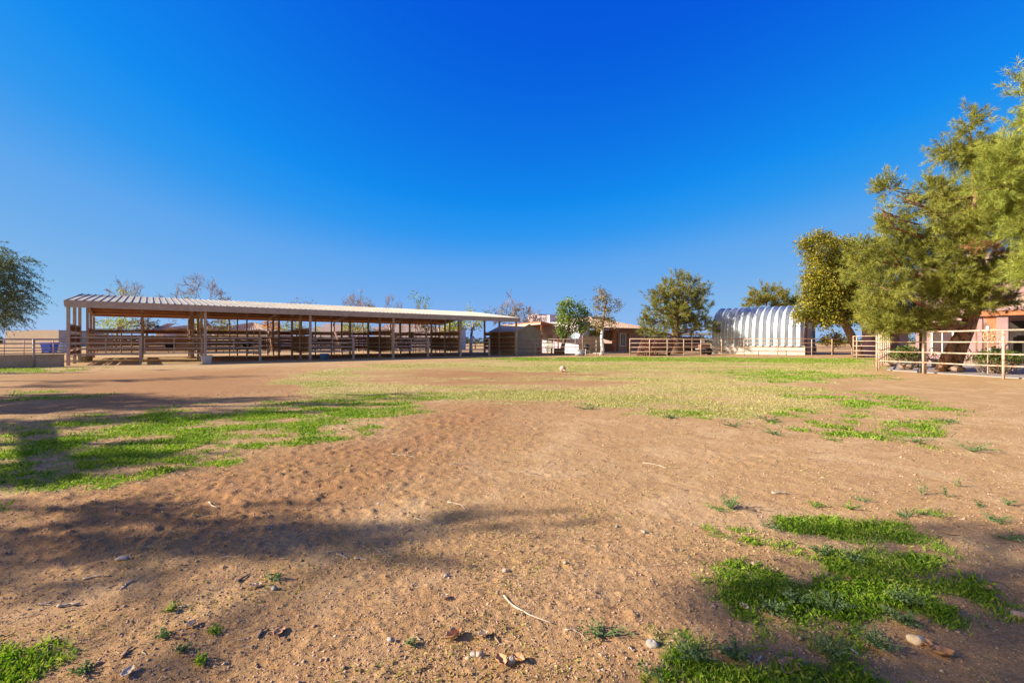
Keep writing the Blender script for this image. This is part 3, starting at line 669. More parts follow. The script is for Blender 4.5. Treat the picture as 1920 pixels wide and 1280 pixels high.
# off-frame trees on the left whose shade falls over the yard: each bough stands where the sun throws it on the ground
KX, KY = cos(SUN_A)/tan(SUN_EL), sin(SUN_A)/tan(SUN_EL)
def shade_tree(label, cx, cy, spots, seed, top, dens=11, nl=.2, sg=.13):
    rnd = random.Random(seed); Lb = []
    for px, py, rx, ry in spots:
        gx_, gy_ = G_(px, py); h = max(2.6, (gx_-cx)/KX+rnd.uniform(-.25, .25)); q = 1.0 if px > 1200 else .85 if gy_ < 5 else 1.35; ry = ry*q; Lb.append(((gx_-h*KX, gy_-h*KY, h), (rx, ry, ry)))
    tr = [Vector((cx+.15*sin(i*2.1), cy+.1*i*sin(i), z)) for i, z in enumerate((-.1, top*.25, top*.5, top*.75, top))]
    return tree('pine_tree', label, (cx, cy, 0), tr, [.2,.17,.13,.09,.04], Lb, dens, 'needle', nl, M['needles'], M['pine_bark'], seed, per=5, sig=sg, wd=.03, twigs=2, r0=.06, gap=.37)
shade_tree('tall pine to the left of the camera, outside the photo', -12.6, -.9,
    [(120,1035,.9,.13),(380,1012,.9,.12),(650,1003,.8,.08),(800,985,.5,.04),(60,1005,.7,.12),(330,985,.8,.09),(560,1003,.6,.09),(140,950,.8,.10),(330,950,.6,.06),(760,985,.5,.06),(60,1078,.7,.06),(640,1040,.5,.05)], 61, 8.4, 60, .14, .1)
shade_tree('broad pine nearest the camera on the left, outside the photo', -13.4, -2.0,
    [(1350,1100,.2,.07),(1600,1000,.25,.05),(1700,1012,.4,.08),(1880,1000,.5,.10),(1780,1062,.4,.09),(1920,1070,.5,.12),(1420,1140,.2,.05),(1330,1185,.3,.07),(1830,1130,.4,.10),(1760,1190,.4,.10),
     (1920,1160,.4,.10),(1880,1235,.4,.12),(1440,1225,.35,.08),(1700,1265,.4,.10),(1500,1275,.3,.08),(1840,1290,.4,.1)], 65, 8.8, 52, .14, .08)
shade_tree('slender pine beside the tallest one, left of the camera and outside the photo', -15.2, 4.6,
    [(106,905,.12,.2),(97,882,.12,.22),(88,860,.12,.25),(80,838,.12,.28),(72,815,.12,.32),(66,798,.14,.3),(20,872,.6,.3),(30,800,.8,.35),(10,885,.5,.2)], 64, 5.6, 60)
shade_tree('second pine to the left of the camera, outside the photo', -20.5, 7.4,
    [(20,757,1.5,.7),(60,745,1.0,.5),(105,772,.25,.4),(150,765,.3,.5),(66,772,.3,.4),(40,784,1.4,.2),(110,788,1.0,.1),(260,785,1.2,.12),(420,772,1.2,.12),(560,758,1.0,.14),(660,748,.9,.13),(740,740,.8,.12),(300,755,1.2,.16),(200,748,1.0,.2),(430,748,1.0,.15)], 62, 8.4, 60)
shade_tree('third pine farther along the left side, outside the photo', -27.5, 13.5,
    [(40,724,1.6,.35),(180,714,1.6,.3),(300,710,1.4,.25),(400,706,1.2,.2),(60,699,2.0,.3),(230,694,1.8,.25)], 63, 7.6, 18)

def shadow_caster_frame():  # unseen frame, added and shaped to cast the post and lattice shadow
    h = 2.9; dx, dy = h*KX, h*KY
    root = thing('shadow_caster_frame', 'unseen wooden frame added left of the camera for its shadow, outside the photo', 'shade frame', (-14, 6, 0))
    def T(px, py): a = G_(px, py); return Vector((a[0]-dx, a[1]-dy, h))
    mb = MB(); p = [T(106,908), T(96,878), T(86,850), T(76,824), T(68,800), T(66,790)]
    for a, b in zip(p[:-1], p[1:]): mb.bar(a, b+(b-a)*.03, .27, .1)
    mb.build('beam', M['wood_brown'], root)
    x0, x1 = -11.6, -8.75
    def slab(xa, xb, ya, yb):
        m_ = MB(); m_.box(((xa+xb)/2-dx, (ya+yb)/2-dy, h+.12), (xb-xa, yb-ya, .05)); m_.build('shadow_board', M['wood_brown'], root)
    slab(x0, x1-.3, 9.95, 10.9); slab(x0, x1, 8.3, 9.02)
    for xa, xb in ((-11.6, -10.75), (-10.5, -9.75), (-9.5, -9.2), (-8.95, -8.6)): slab(xa, xb, 9.022, 9.948)
    for q in (p[0], p[-1], Vector((x0-dx+.1, 8.4-dy, h)), Vector((x0-dx+.1, 10.8-dy, h)), Vector((x1-dx-.2, 8.4-dy, h))):
        m_ = MB(); m_.box((q.x, q.y, h/2-.03), (.09, .09, h-.05)); m_.build('post', M['wood_brown'], root)
shadow_caster_frame()

# trees behind the barn
bare_tree('bare_tree', 'leafless tree with yellow-green lower leaves behind the left end of the barn', 216, 62, 517, 95, 71, 'leaf_lime', [(198,606,20,10),(222,602,20,10),(243,606,16,10),(215,615,24,8),(235,548,14,6)], 6)
L = px_lobes([(264,606,14,9),(280,608,14,9),(292,613,9,6),(270,616,16,6)], 72, 1.5, rnd)
tr = [Vector((X_(275, 72), 72, z)) for z in (-.1, 1.5, 3)]
tree('broadleaf_tree', 'dark leafy tree glimpsed under the barn roof left of the gabled tile roof', (tr[0].x, 72, 0), tr, [.3,.25,.15], L, 5, 'leaf', .3, M['leaf_dark'], M['bark'], 72, per=10, sig=.35)
bare_tree('bare_tree', 'widest leafless tree above the barn roof with a few brown leaves low down', 372, 60, 509, 150, 73, 'leaf_olive', [(352,556,12,8),(362,545,9,8),(412,562,16,4),(345,560,10,4)], 3)
bare_tree('bare_tree', 'tangled tree with yellow-green leaves seen between barn roof and stall rails', 405, 54, 585, 60, 74, 'leaf_lime', [(370,608,10,10),(388,612,10,8),(412,606,14,9),(425,612,12,8)], 5, bark='bark')
bare_tree('bare_tree', 'low twiggy tree top just over the barn roof near its middle', 563, 64, 556, 60, 75, 'leaf_olive', [(556,567,8,4),(580,569,8,3)], 2)
bare_tree('bare_tree', 'reddish leafless tree above the barn roof right of its middle', 672, 60, 537, 96, 76, 'leaf_olive', [(690,574,10,5),(660,576,14,4)], 2)
bare_tree('bare_tree', 'narrow leafless tree above the barn roof next to the reddish one', 731, 62, 545, 50, 77)
bare_tree('broadleaf_tree', 'small spindly green tree poking over the barn roof', 787, 58, 556, 40, 78, 'leaf_green', [(777,555,9,5),(792,560,9,6),(783,570,8,6),(803,566,6,5),(798,574,6,4)], 6)
L = px_lobes([(648,615,12,9),(662,611,12,10),(680,614,14,10),(696,614,10,8),(655,604,14,8)], 56, 1, rnd)
tr = [Vector((X_(690, 56), 56, z)) for z in (-.1, 1.2, 2.4)]
tree('broadleaf_tree', 'lime green tree seen under the barn roof before the pink house', (tr[0].x, 56, 0), tr, [.2,.16,.1], L, 8, 'leaf', .2, M['leaf_lime'], M['bark'], 79, per=9, sig=.22, gap=.3, twigs=5)
L = px_lobes([(500,611,9,10),(514,608,9,11),(523,614,7,8)], 62, 1, rnd)
tr = [Vector((X_(510, 62), 62, z)) for z in (-.1, 1.5, 3)]
tree('broadleaf_tree', 'orange autumn tree seen under the barn roof', (tr[0].x, 62, 0), tr, [.2,.16,.1], L, 9, 'leaf', .22, M['leaf_orange'], M['bark'], 80, per=12, sig=.25)
L = px_lobes([(535,612,10,9),(552,612,12,9),(572,613,14,8),(590,615,10,6)], 60, 1, rnd)
tr = [Vector((X_(556, 60), 60, z)) for z in (-.1, 1.5, 3)]
tree('broadleaf_tree', 'yellow-green tree right of the orange one under the barn roof', (tr[0].x, 60, 0), tr, [.2,.16,.1], L, 8, 'leaf', .2, M['leaf_lime'], M['bark'], 81, per=9, sig=.25, gap=.33)
L = px_lobes([(800,615,12,9),(812,612,8,8),(792,614,8,6)], 62, 1, rnd)
tr = [Vector((X_(799, 62), 62, z)) for z in (-.1, 1.5, 3)]
tree('palm_like_shrub', 'olive leafed small tree under the right part of the barn roof', (tr[0].x, 62, 0), tr, [.2,.16,.1], L, 8, 'leaf', .25, M['leaf_olive'], M['bark'], 82, per=9, sig=.25)
L = px_lobes([(845,606,14,12),(836,616,12,8),(858,612,12,10),(862,600,8,8)], 60, 1, rnd)
tr = [Vector((X_(850, 60), 60, z)) for z in (-.1, 1.5, 3)]
tree('broadleaf_tree', 'bright green tree behind the last bay of the barn', (tr[0].x, 60, 0), tr, [.2,.16,.1], L, 8, 'leaf', .24, M['leaf_lime'], M['bark'], 83, per=12, sig=.28)
Yw = 54
L = px_lobes([(880,602,10,9),(892,610,12,9),(872,612,8,8),(900,603,8,8),(885,590,8,8),(880,580,5,6)], Yw, 1, rnd)
tr = [Vector((X_(a, Yw), Yw, Z_(b, Yw))) for a, b in ((883,661),(883,645),(884,626),(888,605))]; tr[0].z = -.1
t_ = tree('broadleaf_tree', 'lime leafed tree with a white painted trunk behind the barn', (tr[0].x, Yw, 0), tr, [.2,.17,.15,.08], L, 9, 'leaf', .22, M['leaf_lime'], M['pale_bark'], 84, per=10, sig=.25, gap=.3)
mb = MB(); mb.tube([(tr[0].x, Yw, .02), (tr[1].x, Yw, .99), (tr[2].x, Yw, 1.9)], [.21,.182,.165], 10); mb.build('whitewash_band', M['whitewash'], t_, True)
bare_tree('bare_tree', 'half bare tree with brownish leaves above the right end of the barn roof', 952, 56, 541, 120, 85, 'leaf_olive', [(948,585,14,10),(968,578,14,10),(975,592,12,10),(930,588,12,7),(958,600,18,6),(985,583,7,8),(912,585,8,5)], 5)

rg = np.random.default_rng(5); n = 2600; hx = rg.uniform(-420, 420, n); hy = 260+rg.uniform(-25, 25, n)
hh = 1.5+5.5*np.clip(fbm(hx*.03, hx*0, 4, 3)-.35, 0, 1)*2; C = np.stack([hx, hy, hh*rg.random(n)], 1)
o = leaves('far_woodland', np.repeat(C, 8, 0)+rg.normal(0, .9, (n*8, 3)), 1.6, M['leaf_dark'], None, rg); tag(o, 'thin dark line of far vegetation on the horizon', 'woodland', kind='stuff')

# ------------------------------------------------------------------ the barn
A = Vector((-24.0, 25.1, 0)); th = math.atan(.783)
DT = Vector((cos(th), sin(th), 0)); DN = Vector((-sin(th), cos(th), 0)); UP = Vector((0, 0, 1))
def B(t, s, z): return A+DT*t+DN*s+UP*z
BAY = 6.2; NB = 5; TL = BAY*NB; ROWS = [0, 2.7, 5.3, 10.0, 12.4, 14.9]
barn = thing('horse_barn', 'long open-sided horse barn with low metal gable roof and brown stalls', 'barn', tuple(A))
def roofz(s): return 3.53+(.94*(s+.25)/7.85 if s <= 7.6 else .94*(15.35-s)/7.75)
t0, t1 = -.12, TL+.25
for s0, s1 in ((-.25, 7.6), (7.6, 15.35)):
    mb = MB(); z0, z1 = roofz(s0), roofz(s1)
    vs = [B(t0,s0,z0), B(t1,s0,z0), B(t1,s1,z1), B(t0,s1,z1)]
    mb.add(vs+[v-UP*.02 for v in vs], [(0,1,2,3),(7,6,5,4),(0,4,5,1),(1,5,6,2),(2,6,7,3),(3,7,4,0)])
    k = 0
    tt = t0+.05
    while tt < t1:
        a, b = B(tt,s0-.01,z0+.022), B(tt,s1,z1+.022); mb.bar(a, b, .045, .028); tt += .335
    mb.build('roof', M['roof_sheet'], barn)
    mb = MB(); vs = [B(t0+.1,s0+.1,z0-.03), B(t1-.1,s0+.1,z0-.03), B(t1-.1,s1,z1-.03), B(t0+.1,s1,z1-.03)]
    mb.add([v for v in vs]+[v-UP*.012 for v in vs], [(0,1,2,3),(7,6,5,4),(0,4,5,1),(1,5,6,2),(2,6,7,3),(3,7,4,0)])
    mb.build('roof_lining', M['barn_brown'], barn)
for s_ in (-.27, 15.37):
    mb = MB(); z = roofz(s_ if s_ < 0 else 15.35)
    mb.bar(B(t0,s_,z-.2 if s_ < 0 else z-.11), B(t1,s_,z-.2 if s_ < 0 else z-.11), .04, .37 if s_ < 0 else .2); mb.build('fascia', M['barn_paint' if s_ < 0 else 'barn_brown'], barn)
for t_e in (t0-.02, t1+.02):
    for a, b in ((-.24, 7.6), (7.6, 15.34)):
        mb = MB(); mb.bar(B(t_e,a,roofz(a)-.16), B(t_e,b,roofz(b)-.16), .04, .3); mb.build('rake_board', M['barn_paint'], barn)
for i in range(1, 12):
    s_ = -.25+15.6*i/12
    mb = MB(); mb.bar(B(t0+.1,s_,roofz(s_)-.12), B(t1-.1,s_,roofz(s_)-.12), .06, .14); mb.build('purlin', M['barn_brown'], barn)
for i in range(NB+1):
    t = i*BAY
    for a, b in ((0.05, 7.6), (7.6, 14.95)):
        mb = MB(); mb.bar(B(t,a,roofz(a)-.30), B(t,b,roofz(b)-.30), .09, .2); mb.build('rafter', M['barn_paint'], barn)
    for s_ in ROWS:
        mb = MB(); zt = roofz(s_)-.40; mb.box(B(t,s_,(zt-.3)/2), (.145,.145,zt+.3), (DT,DN,UP)); mb.build('post', M['barn_paint'], barn)
# mid-bay posts in the rows behind (thinner), short capped posts in the front row
for i in range(NB):
    t = i*BAY+3.05
    mb = MB(); mb.box(B(t,0,.72), (.13,.13,1.7), (DT,DN,UP)); mb.box(B(t,0,1.58), (.17,.17,.03), (DT,DN,UP)); mb.build('short_post', M['barn_paint'], barn)
    for s_ in (5.3, 10.0, 14.9):
        mb = MB(); zt = roofz(s_)-.16 if s_ != 5.3 else roofz(s_)-.16; mb.box(B(t,s_,zt/2), (.09,.09,zt), (DT,DN,UP)); mb.build('post', M['barn_paint'], barn)
RZ = [1.52, 1.22, .91, .60]
def rail_panel(a, b, zs, r, stiff, mat, name='rail_panel'):
    """a, b ground points; rails at zs; flat stiffeners at fractions"""
    mb = MB(); a = Vector(a); b = Vector(b)
    for z in zs: mb.bar(a+UP*z, b+UP*z, r, r*1.25)
    for f in stiff:
        p = a.lerp(b, f); mb.bar(p+UP*(zs[-1]-.03), p+UP*(zs[0]+.03), r*1.7, r*.9, (b-a).normalized())
    return mb.build(name, mat, barn)
def gate(h, d, Lg, name='stall_gate', z0=.58, z1=1.5, mat=None, n=4):
    h = Vector(h); d = Vector(d).normalized(); mb = MB()
    for k in range(n): z = z0+(z1-z0)*k/(n-1); mb.bar(h+UP*z, h+d*Lg+UP*z, .045, .055)
    for f in (0.01, .5, .99): mb.bar(h+d*Lg*f+UP*(z0-.03), h+d*Lg*f+UP*(z1+.03), .06, .05, d)
    return mb.build(name, mat or M['barn_paint'], barn)
for i in range(NB):
    rail_panel(B(i*BAY+.08,0,0), B(i*BAY+2.98,0,0), RZ, .055, [.5], M['barn_paint'])
gate(B(3.2,0,0), DT, 2.85)
for i in range(1, NB):
    h = B((i+1)*BAY-.05, .12, 0); gate(h, DN+DT*(.12 if i < 4 else .55), 2.6)
def stall_panel(a, b, top=2.2, boards=True, seed=0, mat='rust_board', thin=False):
    rnd = random.Random(seed); a = Vector(a); b = Vector(b); mb = MB(); d = (b-a).normalized()
    zs = [top, top-.55, 1.2, .85, .45]
    for z in zs: mb.bar(a+UP*z, b+UP*z, .04, .05)
    for f in (0.02, .5, .98): p = a.lerp(b, f); mb.bar(p+UP*.35, p+UP*top, .05, .045, d)
    mb.build('stall_panel', M['barn_paint'], barn)
    if boards:
        mb = MB(); z = top-.2
        for (zc, hh) in ((top-.2, .30), (top-.72, .26), (1.32, .2), (1.02, .2), (.65, .25)):
            mb.bar(a+UP*zc, b+UP*zc, .025, hh*rnd.uniform(.85, 1.1)*(.5 if thin else 1))
        mb.build('stall_boards', M[mat], barn)
for i in range(NB+1):
    t = i*BAY
    stall_panel(B(t,.1,0), B(t,5.2,0), 2.25, True, i); stall_panel(B(t,10.1,0), B(t,14.8,0), 2.25, True, i+20)
for i in range(NB):
    t = i*BAY
    stall_panel(B(t+.08,14.9,0), B(t+6.12,14.9,0), 2.3, True, i+40)
    stall_panel(B(t+.08,10.0,0), B(t+3.0,10.0,0), 1.75, True, i+60, 'barn_brown', True); stall_panel(B(t+3.15,10.0,0), B(t+6.1,10.0,0), 1.6, i != 1, i+70, 'barn_brown', True)
    rail_panel(B(t+.08,5.3,0), B(t+3.0,5.3,0), [1.9,1.5,1.15,.8,.45], .045, [.5], M['barn_paint'])
    gate(B(t+3.1,5.42,0), DN*.5+DT*(.6 if i % 2 else -.3), 2.3, 'stall_gate', .4, 1.95, M['barn_paint'], 5)
    if i in (1, 2, 3): stall_panel(B(t+3.1,.3,0), B(t+3.1,5.2,0), 2.1, False, i+80)
mb = MB(); mb.bar(B(9.3, 12.4, 2.2), B(10.2, 12.0, .5), .05, .05); 
# barn odds and ends
def tub(name, label, cat, c, r0, r1, h, mat, rim=.02, handle=False):
    c = Vector(c); root = thing(name, label, cat, tuple(c)); mb = MB()
    mb.lathe(c, [(.0,.01),(r0,.01),(r1,h),(r1+rim,h),(r1+rim,h-.04),(r1+.004,h-.05)], 24); mb.lathe(c, [(r1-.012,h-.005),(r0-.01,.05),(0,.05)], 24)
    mb.build('body', M[mat], root, True)
    if handle:
        mb = MB(); mb.tube([c+Vector((r1*cos(a), 0.02, h-.03+r1*1.0*sin(a)*.4)) for a in np.linspace(0, pi, 9)], .006, 5); mb.build('handle', M['dark'], root)
    return root
def yz(px, py): a = G_(px, py); return (a[0], a[1], 0)
tub('bucket', 'white plastic bucket under the first stall rail of the barn', 'bucket', yz(151, 677.5), .11, .14, .34, 'white', handle=True)
tub('feed_tub', 'beige feed tub beside the white bucket in the first stall', 'tub', yz(163, 676.5), .27, .33, .36, 'beige_tub')
def square_tub(name, label, c, w0, w1, d, h, mat):
    c = Vector(c); root = thing(name, label, 'tub', tuple(c)); mb = MB()
    def ring(wd, dp, z): return [c+DT*(i*wd/2)+DN*(j*dp/2)+UP*z for i, j in ((-1,-1),(1,-1),(1,1),(-1,1))]
    rg_ = [ring(w0,d*.85,.01), ring(w1,d,h), ring(w1+.05,d+.05,h), ring(w1+.05,d+.05,h-.05)]; inn = [ring(w1-.04,d-.04,h-.002), ring(w0-.04,d*.85-.04,.06)]
    vs = sum(rg_, []); fs = []
    for k in range(3):
        for i in range(4): fs.append((k*4+i, k*4+(i+1)%4, (k+1)*4+(i+1)%4, (k+1)*4+i))
    mb.add(vs, fs); vs = sum(inn, []); mb.add(vs, [(i, 4+i, 4+(i+1)%4, (i+1)%4) for i in range(4)]+[(4,5,6,7)])
    mb.build('body', M[mat], root, bevel=.02); return root
square_tub('water_tub', 'pale grey square tub standing at the second tall barn post', yz(387, 681.5), .42, .56, .5, .50, 'grey_tub')
tub('water_tub', 'round blue water tub under the rails of the third stall', 'tub', yz(608, 674.5), .26, .30, .45, 'blue_tub')

for k, (t_, s_, lb) in enumerate(((4.6, 5.15, 'black corner feeder hung on the inner rail of the first stall'), (9.9, 10.0, 'dark feed bunk at the back of the second stall'), (20.2, 5.15, 'black corner feeder in the fourth stall'))):
    c = B(t_, s_, .75); fd = thing('stall_feeder', lb, 'feeder', tuple(c)); mb = MB(); v = []
    for (w_, d_, z_) in ((.45, .22, 0), (.62, .42, .42)): v += [c+DT*(i*w_/2)+DN*(j*d_)-DN*d_*.5+UP*z_ for i, j in ((-1,0),(1,0),(1,1),(-1,1))]
    mb.add(v, [(3,2,1,0),(0,1,5,4),(1,2,6,5),(2,3,7,6),(3,0,4,7),(4,5,6,7)]); mb.build('body', M['dark'], fd, bevel=.02)
    mb = MB(); mb.bar(c+DN*.2+UP*.3-DT*.34, c+DN*.2+UP*.3+DT*.34, .03, .03); mb.build('hook_bar', M['galv'], fd)
# shed beside the barn
def gable_shed():
    Y0 = 46.5; c = Vector((X_(968, 46.0), 46.0, 0)); Wd = 3.25; Ln = 4.6; e = 2.35; ap = 3.0
    root = thing('garden_shed', 'small tan metal shed with a gable roof at the right end of the barn', 'shed', tuple(c))
    def S(t, s, z): return c+DT*t+DN*s+UP*z
    mb = MB()
    for s in (0, Ln): 
        v = [S(0,s,0), S(Wd,s,0), S(Wd,s,e), S(Wd/2,s,ap), S(0,s,e)]; mb.quad(*(v if s == 0 else v[::-1]))
    mb.quad(S(0,0,0), S(0,0,e), S(0,Ln,e), S(0,Ln,0)); mb.quad(S(Wd,0,0), S(Wd,Ln,0), S(Wd,Ln,e), S(Wd,0,e))
    k = .12
    while k < Wd-.05:
        zt = e+(ap-e)*(1-abs(k-Wd/2)/(Wd/2)); mb.bar(S(k,-.012,.02), S(k,-.012,zt-.05), .03, .03, DT); k += .22
    k = .2
    while k < Ln: mb.bar(S(-.012,k,.02), S(-.012,k,e-.02), .03, .03, DN); k += .22
    mb.build('wall', M['shed'], root)
    for sgn in (0, 1):
        x0 = -.12 if sgn == 0 else Wd+.12
        z0 = e-.09
        mb = MB(); v = [S(x0,-.1,z0), S(Wd/2,-.1,ap+.02), S(Wd/2,Ln+.1,ap+.02), S(x0,Ln+.1,z0)]
        mb.add(v+[q+UP*.05 for q in v], [(3,2,1,0),(4,5,6,7),(0,1,5,4),(1,2,6,5),(2,3,7,6),(3,0,4,7)]); mb.build('roof', M['shed_roof'], root)
    mb = MB(); mb.bar(S(.1,-.035,2.28), S(Wd-.1,-.035,2.28), .04, .06); mb.build('door_track', M['shed'], root)
    mb = MB(); mb.box(S(Wd+.06,-.05,2.15), (.1,.14,.16), (DT,DN,UP)); mb.build('wall_lamp', M['white'], root)
gable_shed()

# ------------------------------------------------------------------ pipe fences
def pipe_fence(name, label, pts, posts, zs, mat, rr=.026, rp=.038, top=None, group=None, z0=-.1):
    """pts polyline of the rails; posts are ground points"""
    root = thing(name, label, 'fence', (pts[0][0], pts[0][1], 0), group)
    for z in zs:
        for a, b in zip(pts[:-1], pts[1:]):
            mb = MB(); mb.tube([(a[0], a[1], z), ((a[0]+b[0])/2, (a[1]+b[1])/2, z-.006), (b[0], b[1], z)], rr*(1.15 if z == zs[0] else 1), 8); mb.build('rail', mat, root, True)
    for p in posts:
        mb = MB(); mb.tube([(p[0], p[1], z0), (p[0], p[1], (top or zs[0]))], rp, 8); mb.build('post', mat, root, True)
    return root
def lp(a, b, n): return [tuple(Vector(a).lerp(Vector(b), i/n)) for i in range(n+1)]
def pf(px, Y): return (X_(px, Y), Y)
ZS = [1.53, 1.16, .79, .40]
e0 = B(TL+.1, 0, 0)
pipe_fence('pipe_fence', 'pale pipe fence running from the barn end past the pink wall', [(e0.x, e0.y), pf(1130, 42.5)], [pf(1003, 44), pf(1039, 43.6), pf(1118, 42.7), pf(1128, 42.5)], ZS, M['pipe_dull'])
pp = [1181, 1218, 1251, 1282, 1314, 1353, 1395, 1458, 1522, 1560, 1597]
pipe_fence('pipe_fence', 'long pale pipe fence along the far edge of the yard before the arched building', [pf(1181, 41), pf(1395, 41), pf(1597, 40)], [pf(p, 41 if p < 1400 else 41-(p-1395)/202) for p in pp], ZS, M['pipe'])
# back fence dark rails in front of the concrete base
pipe_fence('pipe_fence', 'dark thin pipe fence close to the concrete base of the arched building', [pf(1395, 43.2), pf(1508, 43.0)], [pf(1422, 43.1), pf(1474, 43.1)], [.45, .80], M['dark'], rr=.02, rp=.03)
# corral at the right
c1, c2, c3, c4 = (16.2, 20.6), (16.62, 18.75), (17.0, 16.05), (17.7, 12.6)
zc = [1.69, 1.28, .86, .45]
g1 = pf(1668, 33.5)
cor = pipe_fence('pipe_corral', 'rusty cream pipe corral fence at the right in front of the leaning pine', [g1, c1, c2, c3, c4], [c1, c2, (16.75, 18.8), c3, c4]+[tuple(Vector(g1).lerp(Vector(c1), f)) for f in (0, .2, .4, .58, .74, .88)], zc, M['pipe'], rr=.027, rp=.043, top=1.71)
gt = thing('pipe_gate', 'five bar cream pipe gate joining the far fence to the corral', 'gate', (*pf(1644, 32.5), 0))
ga, gb = Vector((*pf(1600, 34), 0)), Vector((*pf(1644, 32.5), 0))
for z in (1.68, 1.33, .98, .63, .32):
    mb = MB(); mb.tube([ga+UP*z, gb+UP*z], .03, 8); mb.build('rail', M['pipe'], gt, True)
for f in (0, .15, 1):
    mb = MB(); p = ga.lerp(gb, f); mb.tube([p+UP*(-.05 if f == .15 else .28), p+UP*1.7], .038, 8); mb.build('upright', M['pipe'], gt, True)
mb = MB(); tb_ = []   # rope / chain on the fence is left out

# low concrete wall with fence at the left
wl = thing('retaining_wall', 'low concrete block wall under the pipe fence at the left edge', 'wall', tuple(B(0, -1.2, 0)))
mb = MB(); mb.bar(B(-.05,-1.15,.25), B(-9.5,-1.15,.25), .2, .72); mb.build('wall', M['wall_concrete'], wl, bevel=.01)
mb = MB(); mb.bar(B(-.02,-1.15,.625), B(-9.5,-1.15,.625), .24, .04); mb.build('wall_cap', M['wall_concrete'], wl)
a_, b_ = B(-.05, -1.0, 0), B(-9.5, -1.0, 0)
pipe_fence('pipe_fence', 'brown-grey pipe fence above the low concrete wall at the left edge', [(a_.x, a_.y), (b_.x, b_.y)], [tuple(B(-t, -1.28, 0))[:2] for t in (1.15, 2.75, 4.3, 6, 7.6)], [1.42, 1.2, .98, .84, .70], M['pipe_dull'])
pipe_fence('pipe_fence', 'farther parallel pipe fence behind the blue bin at the left', [pf(-60, 44), pf(126, 47)], [pf(p, 45) for p in (-20, 8, 45, 65, 100)], [1.45, 1.05, .65], M['pipe_dull'])

# blue bin and tank far left
c = Vector((X_(93, 50), 50, 0)); bn = thing('waste_bin', 'blue plastic waste bin behind the left pipe fence', 'bin', tuple(c))
mb = MB(); b = len(mb.v); 
def rect(c, w_, d_, z): return [c+Vector((i*w_/2, j*d_/2, z)) for i, j in ((-1,-1),(1,-1),(1,1),(-1,1))]
mb.add(rect(c,.9,.8,.12)+rect(c,1.12,1.0,1.1), [(0,1,5,4),(1,2,6,5),(2,3,7,6),(3,0,4,7),(3,2,1,0),(4,5,6,7)]); mb.build('body', M['blue_bin'], bn, bevel=.04)
mb = MB(); mb.box(c+UP*1.15, (1.18,1.06,.09)); mb.build('lid', M['blue_bin'], bn, bevel=.03)
for sx in (-.38, .38):
    mb = MB(); mb.tube([c+Vector((sx-.04,-.35,.12)), c+Vector((sx+.04,-.35,.12))], .12, 12); mb.build('wheel', M['tyre'], bn)
c = Vector((X_(116, 53), 53, 0)); tk = thing('water_tank', 'pale blue-grey tank beside the blue bin', 'tank', tuple(c))
mb = MB(); mb.lathe(c, [(0,.0),(.5,.0),(.52,.35),(.505,.37),(.52,.39),(.52,.72),(.505,.74),(.52,.76),(.5,1.08),(.3,1.16),(0,1.18)], 28); mb.build('body', M['greyblue'], tk, True)
mb = MB(); mb.lathe(c, [(0,1.22),(.15,1.22),(.16,1.15)], 16); mb.build('lid', M['dark'], tk)

# ------------------------------------------------------------------ the arched steel building
def quonset():
    q0 = Vector((21.5, 49.9, 0)); q1 = Vector((28.0, 44.5, 0)); ax = (q1-q0); Ln = ax.length; ax.normalize(); pn = Vector((-ax.y, ax.x, 0))
    if pn.y < 0: pn = -pn
    W = 8.0; root = thing('arched_steel_building', 'arched corrugated steel building on a pale concrete base', 'building', tuple(q0))
    zb = .86; ht = 3.85; n = 44; m = int(Ln/.65*12)
    V = []; 
    for i in range(m+1):
        u = Ln*i/m; ph = (u/.65) % 1.0
        tri = 1-abs(2*ph-1); amp = min(max((tri-.2)/.6, 0), 1)*.30
        for j in range(n+1):
            a = pi*j/n; ca, sa = cos(a), sin(a); e_ = .62
            y_ = W/2-(W/2+amp)*np.sign(ca)*abs(ca)**e_; z_ = zb+(ht+amp)*abs(sa)**(e_+.08)
            p = q0+ax*u+pn*y_; V.append((p.x, p.y, z_))
    I = np.arange(m)[:, None]; J = np.arange(n)[None]; Fa = np.stack([I*(n+1)+J, (I+1)*(n+1)+J, (I+1)*(n+1)+J+1, I*(n+1)+J+1], -1).reshape(-1, 4)
    o = npmesh('roof_shell', np.array(V), Fa, M['quonset'], root, True)
    for u in (.06, Ln-.06):
        mb = MB(); pts = [q0+ax*u+pn*(W/2-W/2*np.sign(cos(pi*j/n))*abs(cos(pi*j/n))**.62)+UP*(zb+ht*abs(sin(pi*j/n))**.7) for j in range(n+1)]
        pts = [q0+ax*u+UP*0.0]+pts+[q0+ax*u+pn*W]
        mb.quad(*(pts if u > 1 else pts[::-1])); mb.build('end_wall', M['rust_board' if u > 1 else 'galv'], root)
        d_ = (ax*.03 if u > 1 else -ax*.03)
        mb = MB(); mb.box(q0+ax*u+pn*W*.5+d_+UP*1.6, (.05, 3.2, 3.2), (ax, pn, UP))
        for k in range(1, 6): mb.box(q0+ax*u+pn*W*.5+d_*1.9+UP*(.1+.53*k), (.03, 3.1, .04), (ax, pn, UP))
        mb.build('door', M['shed'], root)
    for s_ in (-.02, W+.02):
        mb = MB(); mb.bar(q0-ax*.1+pn*s_+UP*.33, q0+ax*(Ln+.1)+pn*s_+UP*.33, .28, 1.06); mb.build('base_wall', M['concrete'], root)
    mb = MB()
    for k in range(13): mb.box(q0+ax*(.33+k*.65)-pn*.17+UP*.83, (.1,.04,.06), (ax,pn,UP))
    mb.build('base_bolts', M['dark'], root)
quonset()

